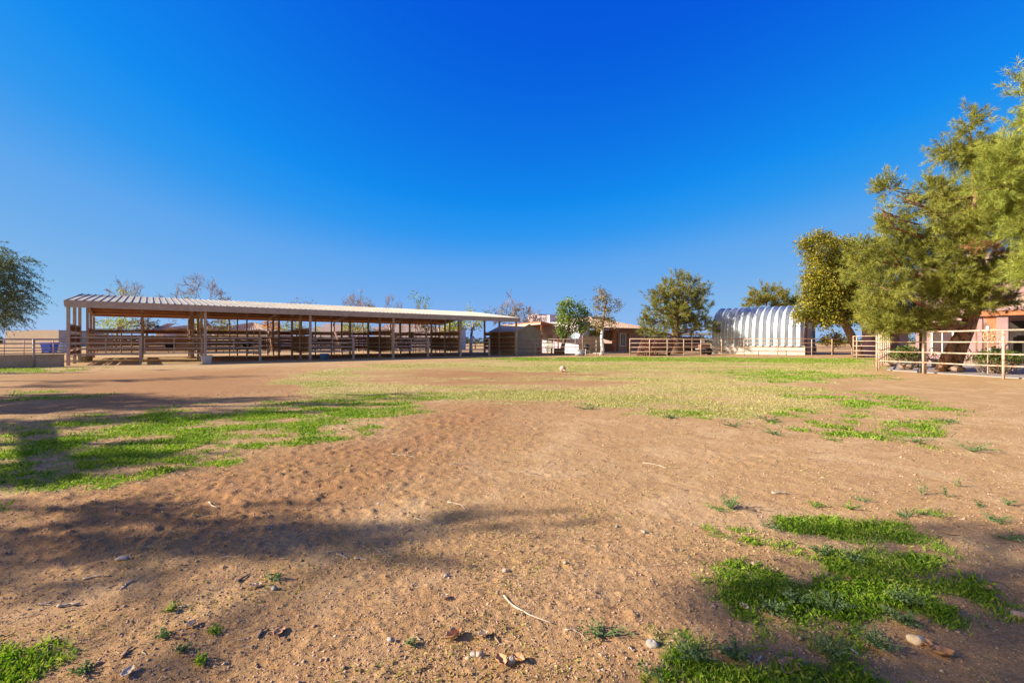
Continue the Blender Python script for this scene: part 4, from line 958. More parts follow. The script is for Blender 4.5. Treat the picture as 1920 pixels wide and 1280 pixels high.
# ------------------------------------------------------------------ houses
def tile_slope(mb, a, b, c, d, nw):
    """tiled slope: a-b eave, d-c ridge; rounded tile rolls run up the slope"""
    a, b, c, d = map(Vector, (a, b, c, d)); nrm = (b-a).cross(d-a).normalized(); K = nw*4; rows = 10
    if nrm.z < 0: nrm = -nrm
    base = len(mb.v)
    for r in range(rows*2):
        v = (r//2+(r % 2))/rows; lift = .05 if r % 2 == 0 else 0
        for k in range(K+1):
            u = k/K; p = a.lerp(b, u).lerp(d.lerp(c, u), v)+nrm*(.045*(1+cos(2*pi*k/4))+lift); mb.v.append(tuple(p))
    for r in range(rows*2-1):
        for k in range(K): i = base+r*(K+1)+k; mb.f.append((i, i+1, i+K+2, i+K+1))
def window(root, c, u, n, w_, h_, mull=True, fm='white'):
    """c centre on wall, u along wall, n outward"""
    mb = MB(); c = Vector(c)+n*.03
    for s in (-1, 1): mb.box(c+u*s*(w_/2), (.07,.06,h_+.07), (u,n,UP)); mb.box(c+UP*s*(h_/2), (w_-.07,.06,.07), (u,n,UP))
    if mull: mb.box(c, (.04,.05,h_-.07), (u,n,UP))
    fr = mb.build('window', M[fm], root)
    mb = MB(); mb.box(c-n*.01, (w_-.07,.02,h_-.07), (u,n,UP)); mb.build('pane', M['glass'], fr)

def center_house():
    C = Vector((X_(1085, 50), 50, 0)); root = thing('pink_house', 'pink stucco house with a stepped parapet and tiled porch roof in the centre', 'house', tuple(C))
    def S(t, s, z): return C+DT*t+DN*s+UP*z
    mb = MB(); mb.box(S(.9,4.2,1.75), (1.8,8.4,3.5), (DT,DN,UP)); mb.build('wall', M['stucco_pink'], root)
    mb = MB(); mb.box(S(3.3,7.0,2.2), (5.8,4.0,4.4), (DT,DN,UP)); mb.box(S(1.9,8.0,4.5), (3.0,2.0,.25), (DT,DN,UP)); mb.build('parapet_block', M['stucco_pink'], root)
    mb = MB(); mb.box(S(9.1,4.4,1.32), (6.0,8.0,2.64), (DT,DN,UP)); mb.build('wall', M['stucco_shaded_side'], root)
    mb = MB(); mb.box(S(4,3.9,1.3), (4.6,.2,2.6), (DT,DN,UP)); mb.build('porch_wall', M['stucco_shaded_side'], root)
    mb = MB(); mb.box(S(9.2,6.2,3.75), (3.4,2.6,1.4), (DT,DN,UP)); mb.build('parapet_block', M['stucco_shaded_side'], root)
    mb = MB(); tile_slope(mb, S(1.9,-.7,2.78), S(12.6,-.7,2.78), S(9.5,5,4.05), S(1.9,5,4.05), 34)
    tile_slope(mb, S(12.6,-.7,2.78), S(12.6,9,2.78), S(9.5,5.1,4.05), S(9.5,5,4.05), 24); mb.build('roof', M['tile'], root)
    mb = MB(); mb.bar(S(1.9,-.66,2.72), S(12.6,-.66,2.72), .05, .2); mb.bar(S(12.56,-.6,2.72), S(12.56,9,2.72), .05, .2); mb.build('fascia', M['wood_brown'], root)
    for t in (2.9, 5.7):
        mb = MB(); mb.tube([S(t,0,-.05), S(t,0,2.7)], .15, 10); mb.build('porch_post', M['wood_red'], root, True)
        mb = MB(); mb.bar(S(t-.5,0,2.6), S(t+.5,0,2.6), .16, .16); mb.build('corbel', M['wood_red'], root)
    window(root, S(7.9,.4,1.5), DT, -DN, .9, 1.5, True); 
    mb = MB(); mb.box(S(6.9,.36,1.15), (.16,.1,2.3), (DT,DN,UP)); mb.build('downpipe', M['wood_brown'], root)
    mb = MB(); mb.box(S(8.9,.36,1.15), (.12,.1,2.3), (DT,DN,UP)); mb.build('downpipe', M['wood_brown'], root)
    mb = MB(); mb.box(S(-.03,4.6,1.05), (.06,.95,2.1), (DT,DN,UP)); mb.build('door', M['door_grey'], root)
    mb = MB(); mb.box(S(5.5,-.6,.05), (9.0,3.4,.12), (DT,DN,UP)); mb.build('porch_slab', M['paving'], root)
    # ramada on the lit side
    r2 = thing('patio_cover', 'flat brown patio cover on posts between the shed and the pink house', 'patio cover', tuple(S(-3, 5, 0)))
    def R(px, Y, z): return Vector((X_(px, Y), Y, z))
    a, b, c, d = R(1014, 49, 3.28), R(1046, 51.5, 3.1), R(990, 60, 3.1), R(942, 57, 3.25)
    mb = MB(); mb.add([a,b,c,d]+[q+UP*.12 for q in (a,b,c,d)], [(0,1,2,3),(7,6,5,4),(0,4,5,1),(1,5,6,2),(2,6,7,3),(3,7,4,0)]); mb.build('roof', M['wood_red'], r2)
    mb = MB(); mb.bar(a+UP*-.09, d+UP*-.09, .08, .17); mb.build('beam', M['beige_tub'], r2)
    for q in (a, b, c, d):
        mb = MB(); mb.box((q.x+.05, q.y+.15, q.z/2-.1), (.16,.16,q.z)); mb.build('post', M['wood_red'], r2)
    # reed gate
    rf = thing('reed_gate', 'tan reed screen on a metal frame under the porch of the pink house', 'gate', tuple(S(1, -.7, 0)))
    mb = MB(); mb.box(S(1.55,-.5,.98), (3.0,.04,1.8), (DT,DN,UP)); mb.build('reed_panel', M['reed'], rf)
    for t in (.0, 1.55, 3.08): mb = MB(); mb.tube([S(t,-.56,-.05), S(t,-.56,1.98)], .03, 8); mb.build('post', M['pipe_dull'], rf, True)
    # fern basket
    L = [((S(1.9,-.2,2.15)), (.7,.4,.35)), ((S(3.6,.2,2.1)), (.6,.4,.3))]
    for k, (cc, rad) in enumerate(L):
        hb = thing('hanging_basket', ('left' if k == 0 else 'right')+' of two leafy hanging baskets under the tiled porch roof', 'hanging basket', tuple(cc))
        mb = MB(); mb.lathe(cc-UP*.3, [(0,0),(.16,.02),(.22,.2),(.2,.2)], 14); mb.build('basket', M['wood_brown'], hb)
        for q in (-.2, .2): mb = MB(); mb.tube([cc+Vector((q,0,-.1)), Vector((cc.x, cc.y, 2.66))], .008, 4); mb.build('chain', M['dark'], hb)
        rg = np.random.default_rng(90+k); C_, D_ = lobe_clumps([(tuple(cc), rad)], 40, rg); leaves('foliage', np.repeat(C_, 6, 0)+rg.normal(0,.12,(len(C_)*6,3)), .2, M['leaf_lime'], hb, rg, .3)
center_house()

def simple_house(label, px0, px1, Y, eave, mat, roof=None, ridge=None, wins=(), name='house', depth=9, parapet=None, gable=False, chim=False):
    x0, x1 = X_(px0, Y), X_(px1, Y); e = Z_(eave, Y)
    root = thing(name, label, 'house', ((x0+x1)/2, Y, 0)); ux = Vector((1,0,0)); nn = Vector((0,-1,0))
    mb = MB(); mb.box(((x0+x1)/2, Y+depth/2, e/2-.01), (x1-x0, depth, e)); mb.build('wall', M[mat], root)
    if roof:
        rz = Z_(ridge, Y); o = .5; hip = min((x1-x0)/2, depth*.45)*(0 if gable else 1)
        mb = MB(); n = max(8, int((x1-x0)/.35))
        tile_slope(mb, (x0-o,Y-o,e), (x1+o,Y-o,e), (x1-hip,Y+depth/2,rz), (x0+hip,Y+depth/2,rz), n)
        if not gable:
            tile_slope(mb, (x1+o,Y-o,e), (x1+o,Y+depth+o,e), (x1-hip,Y+depth/2+.01,rz), (x1-hip,Y+depth/2,rz), 14)
            tile_slope(mb, (x0-o,Y+depth+o,e), (x0-o,Y-o,e), (x0+hip,Y+depth/2,rz), (x0+hip,Y+depth/2+.01,rz), 14)
        mb.build('roof', M['tile'], root)
        mb = MB(); mb.bar((x0-o,Y-o-.02,e-.05), (x1+o,Y-o-.02,e-.05), .05, .22); mb.build('fascia', M['wood_brown'], root)
    if parapet:
        for (a, b, py) in parapet:
            mb = MB(); z = Z_(py, Y); mb.box(((X_(a,Y)+X_(b,Y))/2, Y+depth/2+.02, (z+e)/2), (X_(b,Y)-X_(a,Y), depth-.1, z-e)); mb.build('parapet_block', M[mat], root)
    for (a, b, p, q) in wins:
        window(root, ((X_(a,Y)+X_(b,Y))/2, Y, (Z_(p,Y)+Z_(q,Y))/2), ux, nn, X_(b,Y)-X_(a,Y), Z_(p,Y)-Z_(q,Y), True, 'wood_brown')
    return root
simple_house('long house with tan tile roof behind the left bays of the barn', 305, 372, 74, 617, 'stucco_tan', True, 606, [(330,345,630,645)])
hh = simple_house('small gable-fronted tile roofed wing seen through the second stall', 292, 306, 71, 621, 'stucco_pink', True, 606, gable=True, depth=5)
simple_house('tile roofed house with dark square windows behind the second bay of the barn', 396, 492, 70, 619, 'stucco_tan', True, 603, [(441,450,636,652),(463,474,636,652)])
simple_house('flat roofed pink house behind the third bay of the barn', 588, 652, 68, 612, 'stucco_pink', None, None, [(598,606,632,644)], parapet=[(604,640,607)])
simple_house('long pale pink house behind the right bays of the barn', 700, 862, 69, 612, 'stucco_pink', None, None, [(766,776,622,640),(735,745,628,642)], parapet=[(720,790,608)])
simple_house('low beige flat roofed building on the horizon at the far left', 10, 110, 112, 620, 'stucco_tan', None, None, parapet=[(50,109,618.6)], depth=14)
# far open shelter between pine and arched building
def shelter():
    Y = 62; root = thing('open_shelter', 'distant open shelter with pale roof edge and dark stalls behind the pine', 'shelter', (X_(1290,Y), Y, 0))
    x0, x1 = X_(1205, Y), X_(1345, Y); zt = Z_(624, Y)
    mb = MB(); mb.box(((x0+x1)/2, Y+2.6, zt-.13), (x1-x0, 5.6, .26)); mb.build('roof', M['roof_sheet'], root)
    mb = MB(); mb.box(((x0+x1)/2, Y+5.2, 1.0), (x1-x0-.3, .15, 2.0)); mb.build('back_wall', M['rust_board'], root)
    for i in range(7):
        x = x0+.2+(x1-x0-.4)*i/6; mb = MB(); mb.box((x, Y, zt/2-.13), (.1,.1,zt-.26)); mb.build('post', M['pipe'], root)
    for z in (1.5, 1.1, .75):
        mb = MB(); mb.bar((x0+.2,Y-.06,z), (x1-.2,Y-.06,z), .05, .06); mb.build('rail', M['pipe'], root)
shelter()
# pale ground wall left of the arched building
# right-hand house and porch behind the pine
def right_house():
    C2 = Vector((25.4, 29.2, 0)); U = -DN; W = DT      # U runs along the lit front towards the camera, W into the house
    root = thing('pink_house', 'two-storey pink house half hidden behind the large leaning pine', 'house', tuple(C2))
    def S(u, w_, z): return C2+U*u+W*w_+UP*z
    ax = (U, W, UP)
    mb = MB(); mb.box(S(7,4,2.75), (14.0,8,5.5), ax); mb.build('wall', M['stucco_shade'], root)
    mb = MB(); tile_slope(mb, S(-.5,-.6,5.52), S(14.5,-.6,5.52), S(12,4,6.9), S(2,4,6.9), 44); mb.build('roof', M['tile'], root)
    mb = MB(); mb.bar(S(-.5,-.58,5.42), S(14.5,-.58,5.42), .05, .22); mb.build('fascia', M['wood_brown'], root)
    window(root, S(1.25,0,1.4), U, -W, .95, 1.7, True)
    window(root, S(2.4,0,4.4), U, -W, 1.1, 1.0, True)
    yo = -2.5; zb = 2.68
    mb = MB(); mb.bar(S(3,yo,zb+.12), S(13,yo,zb+.12), .22, .26); mb.build('porch_beam', M['wood_red'], root)
    mb = MB(); tile_slope(mb, S(3.7,yo-.4,zb+.3), S(13.2,yo-.4,zb+.3), S(13.2,-.05,zb+1.25), S(4.2,-.05,zb+1.25), 27); mb.build('porch_roof', M['tile'], root)
    mb = MB(); mb.box(S(8.3,-1.3,zb+.21), (9.4,2.2,.06), ax); mb.build('porch_ceiling', M['wood_brown'], root)
    mb = MB(); mb.box(S(4.0,yo+.3,zb/2-.01), (.45,.5,zb), ax); mb.build('porch_pillar', M['stucco_shade'], root, bevel=.04)
    mb = MB(); mb.box(S(3.15,yo+.3,zb/2-.01), (.2,.3,zb), ax); mb.build('porch_pillar', M['stucco_shade'], root, bevel=.03)
    f0 = [S(a, yo+.12, z) for a, z in ((3.25,zb-.02),(3.77,zb-.02),(3.77,zb-1.0))]; f1 = [p+W*.3 for p in f0]
    mb = MB(); mb.add(f0+f1, [(0,2,1),(3,4,5),(0,1,4,3),(1,2,5,4),(2,0,3,5)]); mb.build('corbel', M['wood_red'], root)
    mb = MB(); mb.box(S(3.15,-.06,1.2), (.9,.12,2.4), ax); mb.build('carved_door', M['wood_brown'], root)
    mb = MB(); mb.box(S(6.3,-.05,1.22), (5.0,.1,2.44), ax); mb.build('garage_shade_panel', M['black_open'], root)  # flat dark panel painted as the shade inside the garage
    ux = Vector((1,0,0)); nn = Vector((0,-1,0))
    # lower wing in the shade
    r2 = thing('tile_roofed_outbuilding', 'low brown outbuilding with a tile roof left of the leaning pine', 'outbuilding', (X_(1660, 40), 40, 0))
    a0 = Vector((X_(1616, 39), 39, 0)); u2 = Vector((cos(radians(16)), sin(radians(16)), 0)); n2 = Vector((u2.y, -u2.x, 0)); a1 = a0+u2*5.4; b0 = a0+Vector((4.4, 5.6, 0)); b1 = a1+Vector((4.4, 5.6, 0))
    mb = MB(); v = [a0, a1, b1, b0]; mb.add(v+[p+UP*2.5 for p in v], [(3,2,1,0),(4,5,6,7),(0,1,5,4),(1,2,6,5),(2,3,7,6),(3,0,4,7)]); mb.build('wall', M['stucco_shaded_side'], r2)
    mb = MB(); tile_slope(mb, a0-u2*.3+n2*.6+UP*2.5, a1+u2*.4+n2*.6+UP*2.5, b1+UP*3.6, b0+UP*3.6, 15); mb.build('roof', M['tile'], r2)
    mb = MB(); mb.bar(a0-u2*.3+n2*.58+UP*2.42, a1+u2*.4+n2*.58+UP*2.42, .05, .18); mb.build('fascia', M['wood_brown'], r2)
    mb = MB(); mb.box(a0+u2*3.6+n2*.04+UP*1.05, (1.2,.08,2.1), (u2, n2, UP)); mb.build('door', M['wood_brown'], r2)
    window(r2, a0+u2*1.6+UP*1.6, u2, n2, .9, .8, True, 'wood_brown')
right_house()
# concrete drive
mb = MB(); pts = [(16.9,20.9),(17.2,18.9),(17.6,16.4),(18.6,13.5),(60,13.5),(60,33),(27.2,33)]
top = [Vector((a, b, .035)) for a, b in pts]; n = len(top); mb.add(top+[v-UP*.2 for v in top], [tuple(range(n)), tuple(reversed(range(n, 2*n)))]+[(i, n+i, n+(i+1) % n, (i+1) % n) for i in range(n)])
o = mb.build('driveway', M['paving']); tag(o, kind='structure')

# ------------------------------------------------------------------ things around the right house
def bush(label, px, py, Y, rx, rz, seed, name='bush'):
    rg = np.random.default_rng(seed); rr = random.Random(seed); c = (X_(px, Y), Y, Z_(py, Y)); root = thing(name, label, 'bush', (c[0], Y, 0))
    mb = MB()
    for k in range(26):
        a = rr.uniform(0, 2*pi); e = Vector((c[0]+cos(a)*rx*rr.uniform(.3,.95), Y+sin(a)*rx*.7*rr.uniform(.3,.95), rr.uniform(.3, 2*rz*.9))); mb.tube(curve_pts((c[0]+cos(a)*.1, Y, 0.0), e, 4, 0, rr, .1), [.018,.014,.01,.008,.004], 4)
    mb.build('stems', M['twig_bark'], root)
    C_, D_ = lobe_clumps([((c[0], c[1], rz*1.05), (rx, rx*.75, rz*.98))], 330, rg); k = C_[:, 2] > rz*.85+.25*rg.random(len(C_))
    leaves('foliage', np.repeat(C_[k], 10, 0)+rg.normal(0,.07,(k.sum()*10,3)), .085, M['bush'], root, rg)
    k = ~k; C2 = C_[k]; C2[:, 2] = np.maximum(C2[:, 2], .06); Q = np.repeat(C2, 9, 0)+rg.normal(0,.07,(len(C2)*9,3)); Q[:, 2] = np.abs(Q[:, 2])+.01
    leaves('dry_foliage', Q, .07, M['bush_dry'], root, rg, .35)
bush('clipped green bush with dry brown base behind the left corral rails', 1702, 672, 22.6, .82, .52, 101)
bush('dry twiggy bush with sparse green top behind the right corral rails', 1867, 684, 18.3, .88, .5, 102)
bush('small round dark bush behind the receding run of the corral', 1690, 664, 30, .5, .4, 103)
# lamp post
c = Vector((X_(1726, 19.3), 19.3, 0)); lpz = Z_(604, 19.3); lpst = thing('lamp_post', 'black lamp post with a copper roofed lantern beside the pine', 'lamp post', tuple(c))
mb = MB(); mb.lathe(c, [(.11,0),(.11,.12),(.06,.2),(.05,.7),(.045,lpz-.45),(.07,lpz-.44),(.07,lpz-.41),(0,lpz-.41)], 12); mb.build('pole', M['dark'], lpst, True)
mb = MB(); mb.lathe(c, [(.09,lpz-.40),(.15,lpz-.12)], 6); mb.build('lamp_glass', M['lamp_glass'], lpst)
mb = MB(); mb.lathe(c, [(.0,lpz+.02),(.03,lpz-.01),(.2,lpz-.11),(.2,lpz-.13),(0,lpz-.13)], 6); mb.build('lantern_roof', M['copper'], lpst)
mb = MB()
for k in range(6): mb.tube([c+Vector((.092*cos(k*pi/3), .092*sin(k*pi/3), lpz-.40)), c+Vector((.152*cos(k*pi/3), .152*sin(k*pi/3), lpz-.12))], .008, 4)
mb.build('lantern_frame', M['dark'], lpst)
def wagon_wheel(label, px, py, Y, r, ang=0, at_=None):
    c = Vector(at_) if at_ else P_(px, py, Y); root = thing('wagon_wheel', label, 'wagon wheel', tuple(c)); ca, sa = cos(ang), sin(ang)
    def p(a, q): return c+Vector((ca*q*cos(a), sa*q*cos(a), q*sin(a)))
    mb = MB(); n = 24; ring = [p(2*pi*k/n, r) for k in range(n+1)]; mb.tube(ring, r*.07, 6, False); mb.build('rim', M['wheel_wood'], root, True)
    for k in range(10): mb = MB(); mb.tube([p(2*pi*k/10, r*.12), p(2*pi*k/10, r*.97)], r*.045, 5); mb.build('spoke', M['wheel_wood'], root, True)
    mb = MB(); d = Vector((-sa, ca, 0)); mb.tube([c-d*.07, c+d*.07], r*.17, 10); mb.build('hub', M['wheel_wood'], root, True)
wagon_wheel('wooden wagon wheel resting left of the pine trunk', 1752, 664, 22.5, .33)
wagon_wheel('wooden wagon wheel leaning right of the pine trunk', 1808, 663, 22.5, .33)
wagon_wheel('small wagon wheel hung on the porch pillar by the dark opening', 1862, 630, 24.0, .36, -.9)
# bench left of trunk
c = Vector((X_(1742, 22.8), 22.9, 0)); bnc = thing('stone_bench', 'low stone bench in front of the left wagon wheel', 'bench', tuple(c))
mb = MB(); mb.box(c+UP*.43, (1.2,.4,.07)); mb.build('seat', M['concrete'], bnc, bevel=.015)
for s in (-.42, .42): mb = MB(); mb.box(c+Vector((s,0,.215)), (.14,.34,.36)); mb.build('leg', M['reed'], bnc, bevel=.02)
# planter on pedestal
c = Vector((X_(1866, 20.5), 20.5, 0)); pl = thing('garden_urn', 'pale carved urn on a pedestal above the dry bush', 'urn', tuple(c)); zz = .72
mb = MB(); mb.lathe(c, [(.2,0),(.2,.08),(.12,.14),(.1,.55),(.16,.62),(.16,zz-.02),(0,zz-.02)], 18); mb.build('pedestal', M['concrete'], pl, True)
mb = MB(); mb.lathe(c, [(0,zz),(.13,zz),(.2,zz+.12),(.25,zz+.24),(.27,zz+.25),(.27,zz+.28),(.22,zz+.28),(.18,zz+.15),(0,zz+.15)], 22); mb.build('bowl', M['white'], pl, True)
# solar stake lamp on the corral top
c = Vector((X_(1852, 17.2), 17.2, 0)); sk = thing('marker_stake', 'slim white-capped stake with an orange band behind the corral top rail', 'stake', tuple(c))
mb = MB(); mb.tube([c, c+UP*1.5], .014, 6); mb.build('stake', M['pipe_dull'], sk)
mb = MB(); mb.tube([c+UP*1.5, c+UP*1.64], .03, 8); mb.build('band', M['wheel_wood'], sk)
mb = MB(); mb.lathe(c, [(0,1.64),(.05,1.64),(.055,1.86),(0,1.88)], 12); mb.build('cap', M['teal'], sk, True)
mb = MB(); v = [B(0,0,0)]

# ------------------------------------------------------------------ things along the far fence
c = Vector((*G_(1087, 667), 0)); tt_ = thing('water_trough', 'galvanised metal trough standing in front of the pipe fence', 'trough', tuple(c))
mb = MB(); mb.lathe(c, [(0,.02),(.42,.02),(.43,.2),(.445,.21),(.43,.22),(.44,.56),(.46,.58),(.42,.58),(.41,.2),(0,.1)], 30); mb.build('body', M['galv'], tt_, True)
# satellite dish
c = P_(1079, 630.5, 44); dd = thing('satellite_dish', 'small pale satellite dish on a pole by the pipe fence', 'satellite dish', (c.x, c.y, 0))
mb = MB(); rot = Vector((-.35,-.8,.5)).normalized().to_track_quat('Z','Y').to_matrix(); n = 20
vs = [c]; 
for rr_, zz_ in ((.14,.01),(.28,.05),(.4,.11)):
    for k in range(n): vs.append(c+rot @ Vector((rr_*1.1*cos(2*pi*k/n), rr_*.8*sin(2*pi*k/n), zz_)))
fs = [(0, 1+k, 1+(k+1) % n) for k in range(n)]+[(1+j*n+k, 1+(j+1)*n+k, 1+(j+1)*n+(k+1) % n, 1+j*n+(k+1) % n) for j in range(2) for k in range(n)]
mb.add(vs, fs); mb.build('dish', M['teal'], dd, True)
mb = MB(); mb.tube([Vector((c.x, c.y+.15, -.05)), Vector((c.x, c.y+.15, c.z-.1)), c], .03, 6); mb.build('mast', M['galv'], dd)
mb = MB(); mb.tube([c+rot @ Vector((0,-.3,.05)), c+rot @ Vector((0,-.1,.45))], .012, 5); mb.build('feed_arm', M['dark'], dd)
# picnic table by shed
c = Vector((X_(1022, 45.5), 45.5, 0)); tb2 = thing('wooden_table', 'dark low wooden table by the tan shed', 'table', tuple(c))
mb = MB(); mb.box(c+UP*.62, (1.6,.7,.07)); mb.build('table_top', M['wood_brown'], tb2)
for sx in (-.65, .65): mb = MB(); mb.box(c+Vector((sx,0,.29)), (.12,.6,.6)); mb.build('leg', M['wood_brown'], tb2)
c = Vector((X_(1045, 46.5), 46.5, 0)); bx = thing('storage_box', 'dark brown storage box against the lit pink wall', 'box', tuple(c))
mb = MB(); mb.box(c+UP*.28, (.7,.5,.56)); mb.build('body', M['wood_brown'], bx, bevel=.02); mb = MB(); mb.box(c+UP*.59, (.74,.54,.06)); mb.build('lid', M['wood_brown'], bx)
# grill next to trough
c = Vector((X_(1100, 44.2), 44.2, 0)); gr = thing('kettle_grill', 'grey kettle grill behind the galvanised trough', 'grill', tuple(c))
mb = MB(); mb.lathe(c, [(0,.5),(.2,.55),(.32,.75),(.3,.9),(.15,1.02),(0,1.04)], 18); mb.build('bowl', M['dark'], gr, True)
for k in range(3): a = 2*pi*k/3; mb = MB(); mb.tube([c+Vector((cos(a)*.2, sin(a)*.2, .62)), c+Vector((cos(a)*.36, sin(a)*.36, 0))], .018, 5); mb.build('leg', M['galv'], gr)
# stack of rusty corral panels
def loose_panel():
    root = thing('corral_panel', 'rusty brown pipe panel in the leaning stack behind the fence', 'panel', (0,0,0), 'rusty panels leaning in a stack behind the pipe fence'); 
    for k in range(6): z = .06+k*.29; mb = MB(); mb.tube([(0,-1.5,z), (0,1.5,z)], .024, 6); mb.build('rail', M['pipe_rust'], root)
    for y_ in (-1.5, 0, 1.5): mb = MB(); mb.tube([(0,y_,0), (0,y_,1.56)], .028, 6); mb.build('upright', M['pipe_rust'], root)
    return root
lpan = loose_panel()
cnt = 0
for grp_x, k0 in ((1193, 6), (1216, 5), (1228, 8)):
    for k in range(k0):
        o = lpan if cnt == 0 else copy_tree(lpan); px = grp_x+k*(3.0 if grp_x < 1215 else 2.6)
        o['label'] = 'rusty brown pipe panel in the '+('leftmost of three leaning bundles behind the fence' if grp_x == 1193 else 'middle of three leaning bundles behind the fence' if grp_x == 1216 else 'rightmost bundle of leaning panels next to the pine trunk'); o['group'] = 'rusty pipe panels of the '+('left bundle' if grp_x == 1193 else 'middle bundle' if grp_x == 1216 else 'right bundle'); o.location = (X_(px, 43.6), 43.6+.05*k, 0.0); o.rotation_euler = (0, radians(19-k*1.2 if grp_x < 1228 else 24), radians(-14+k*2.2 if grp_x < 1228 else -62+k*3)); cnt += 1
# small trailer
c = Vector((X_(1326, 46), 46, 0)); tl = thing('utility_trailer', 'small dark trailer with pale edge behind the fence by the arched building', 'trailer', tuple(c))
mb = MB(); mb.box(c+UP*.55, (1.9,1.2,.1)); mb.build('bed', M['pipe_dull'], tl)
mb = MB(); mb.bar(c+Vector((.95,0,.5)), c+Vector((1.8,0,.35)), .08, .08); mb.build('drawbar', M['dark'], tl)
for sx in (-.1,):
    for sy in (-.65, .65):
        wh = MB(); wh.tube([c+Vector((sx,sy-.09,.32)), c+Vector((sx,sy+.09,.32))], .32, 18); ww = wh.build('wheel', M['tyre'], tl, True)
        rm = MB(); rm.tube([c+Vector((sx,sy-.10,.32)), c+Vector((sx,sy-.07,.32))], .16, 12); rm.build('rim', M['dark'], ww)
mb = MB(); mb.box(c+Vector((-.3,0,.8)), (.9,.8,.4)); mb.build('load_box', M['wood_brown'], tl)

for i, (px, Y_, r_, lb) in enumerate(((1700, 20.9, .22, 'brown boulder at the foot of the clipped bush behind the corral'), (1796, 19.2, .20, 'grey-brown rock just right of the leaning pine foot'), (1668, 23.5, .17, 'small rock inside the corral corner beside the receding fence'))):
    rr = random.Random(400+i); x_ = X_(px, Y_); mb = MB(); vs = []; n, m = 14, 8
    for a in range(m+1):
        for b in range(n):
            q = 1+.2*sin(3*b*2*pi/n+i)+.1*sin(5*b*2*pi/n+a)+rr.uniform(-.06, .06); vs.append((x_+r_*1.4*q*sin(pi*a/m)*cos(2*pi*b/n), Y_+r_*q*sin(pi*a/m)*sin(2*pi*b/n), .03+r_*.6+r_*.7*cos(pi*a/m)))
    mb.add(vs, [(a*n+b, (a+1)*n+b, (a+1)*n+(b+1) % n, a*n+(b+1) % n) for a in range(m) for b in range(n)]); tag(mb.build('rock', M['rock_brown'], None, True), lb, 'rock')
# ball in the yard
c = G_(1055, 697.5); ball = thing('ball', 'faded pink ball lying on the bare patch in mid yard', 'ball', (c[0], c[1], 0))
r_ = .135; mb = MB(); prof = [(r_*sin(pi*k/14), r_*(1-cos(pi*k/14))) for k in range(15)]; mb.lathe(Vector((c[0], c[1], .005)), prof, 22); mb.build('shell', M['ball'], ball, True)
mb = MB(); mb.lathe(Vector((c[0]+.05, c[1]-.125, .06)), [(0,.0),(.03,.01),(.034,.03),(.02,.055),(0,.06)], 10); mb.build('valve_patch', M['white'], ball, True)

# ------------------------------------------------------------------ ground litter, one by one
def gz(x, y): return float(hz(np.array([x]), np.array([y]))[0])
def stick(px0, py0, px1, py1, r, mat, label, bend=.06, name='twig', group=None, seed=0):
    rr = random.Random(seed or int(px0*7+py0)); a = G_(px0, py0); b = G_(px1, py1); pts = []
    r *= .72; n = 8; dx, dy = b[0]-a[0], b[1]-a[1]
    for i in range(n+1):
        t = i/n; w_ = sin(pi*t)*bend; x = a[0]+dx*t-dy*w_+rr.uniform(-1,1)*.004; y = a[1]+dy*t+dx*w_+rr.uniform(-1,1)*.009
        pts.append(Vector((x, y, gz(x, y)+r*1.0)))
    for i in range(1, n): pts[i].z = max(pts[i].z, (pts[i-1].z+pts[i+1].z)/2-.004)
    mb = MB(); mb.tube(pts, [r*(1-.55*i/n) for i in range(n+1)], 7)
    if hypot(dx, dy) > .25:
        q = pts[4]; e = q+Vector((dy, -dx, 0)).normalized()*.05+Vector((dx, dy, 0))*.1+UP*.008; mb.tube([q, e], [r*.45, r*.2], 5)
    o = mb.build(name, M[mat], None, True); tag(o, label, 'twig', group)
stick(945,1122,1035,1171,.0075,'twig','longest pale curved stick lying on open dirt in the front centre',-.08,'stick')
stick(1205,868,1250,878,.007,'twig','thin curved pale twig on the sunlit dirt right of centre',.14)
stick(1166,846,1190,846,.006,'twig','short straight pale twig farthest out on the sunlit dirt',.02)
stick(1448,924,1476,925,.014,'twig','thick bleached wood sliver right of the leafy weed')
stick(735,853,780,858,.006,'twig','pale curved twig at the edge of the rough brown soil',.1)
stick(842,873,886,872,.006,'twig','pale twig lying level on smooth dirt just right of the rough soil',.05)
stick(992,889,1021,893,.006,'twig_dark','dark broken twig on smooth sunlit dirt in the centre',.08)
stick(840,942,872,956,.006,'twig','arched pale twig above the long tree shadow',.16)
stick(776,972,812,981,.006,'twig','pale twig inside the long tree shadow',.05)
stick(632,1040,652,1050,.008,'twig','stubby pale stick at the lower edge of the long shadow')
stick(663,1049,692,1050,.007,'twig','second stubby pale stick just right of the first one below the shadow')
stick(158,1085,196,1082,.009,'twig','bleached stick at the left below the shadow band',.02)
stick(228,1106,252,1087,.006,'twig','slanting pale straw at the left below the shadow band',.03)
stick(72,1135,98,1130,.008,'twig','left one of two level twigs near the lower left corner')
stick(108,1139,148,1134,.010,'twig','right one of two level twigs near the lower left corner',.02)
stick(214,957,240,967,.006,'twig_dark','thin dark twig in the shaded soil at the far left',.05)
stick(392,946,408,954,.009,'twig','pale forked sliver between shade streaks at the left',.02)
stick(446,1095,468,1078,.009,'twig_dark','short dark stick on brown dirt left of centre')
stick(484,1198,500,1180,.009,'twig_dark','dark slanting stick near the pale dead leaf in front')
stick(232,1233,250,1216,.010,'twig_dark','dark twig nearest the lower left corner')
stick(1178,1219,1192,1226,.006,'twig','small twig beside the smooth grey stone',.05)
stick(1350,1227,1382,1221,.012,'twig','thick grey stick in the front weeds at the right')
stick(1430,1236,1402,1248,.007,'twig','thin straw lying across the green weeds at the lower right',.04)
stick(1595,1220,1612,1232,.008,'twig','stub of twig half hidden in grass at the lower right')
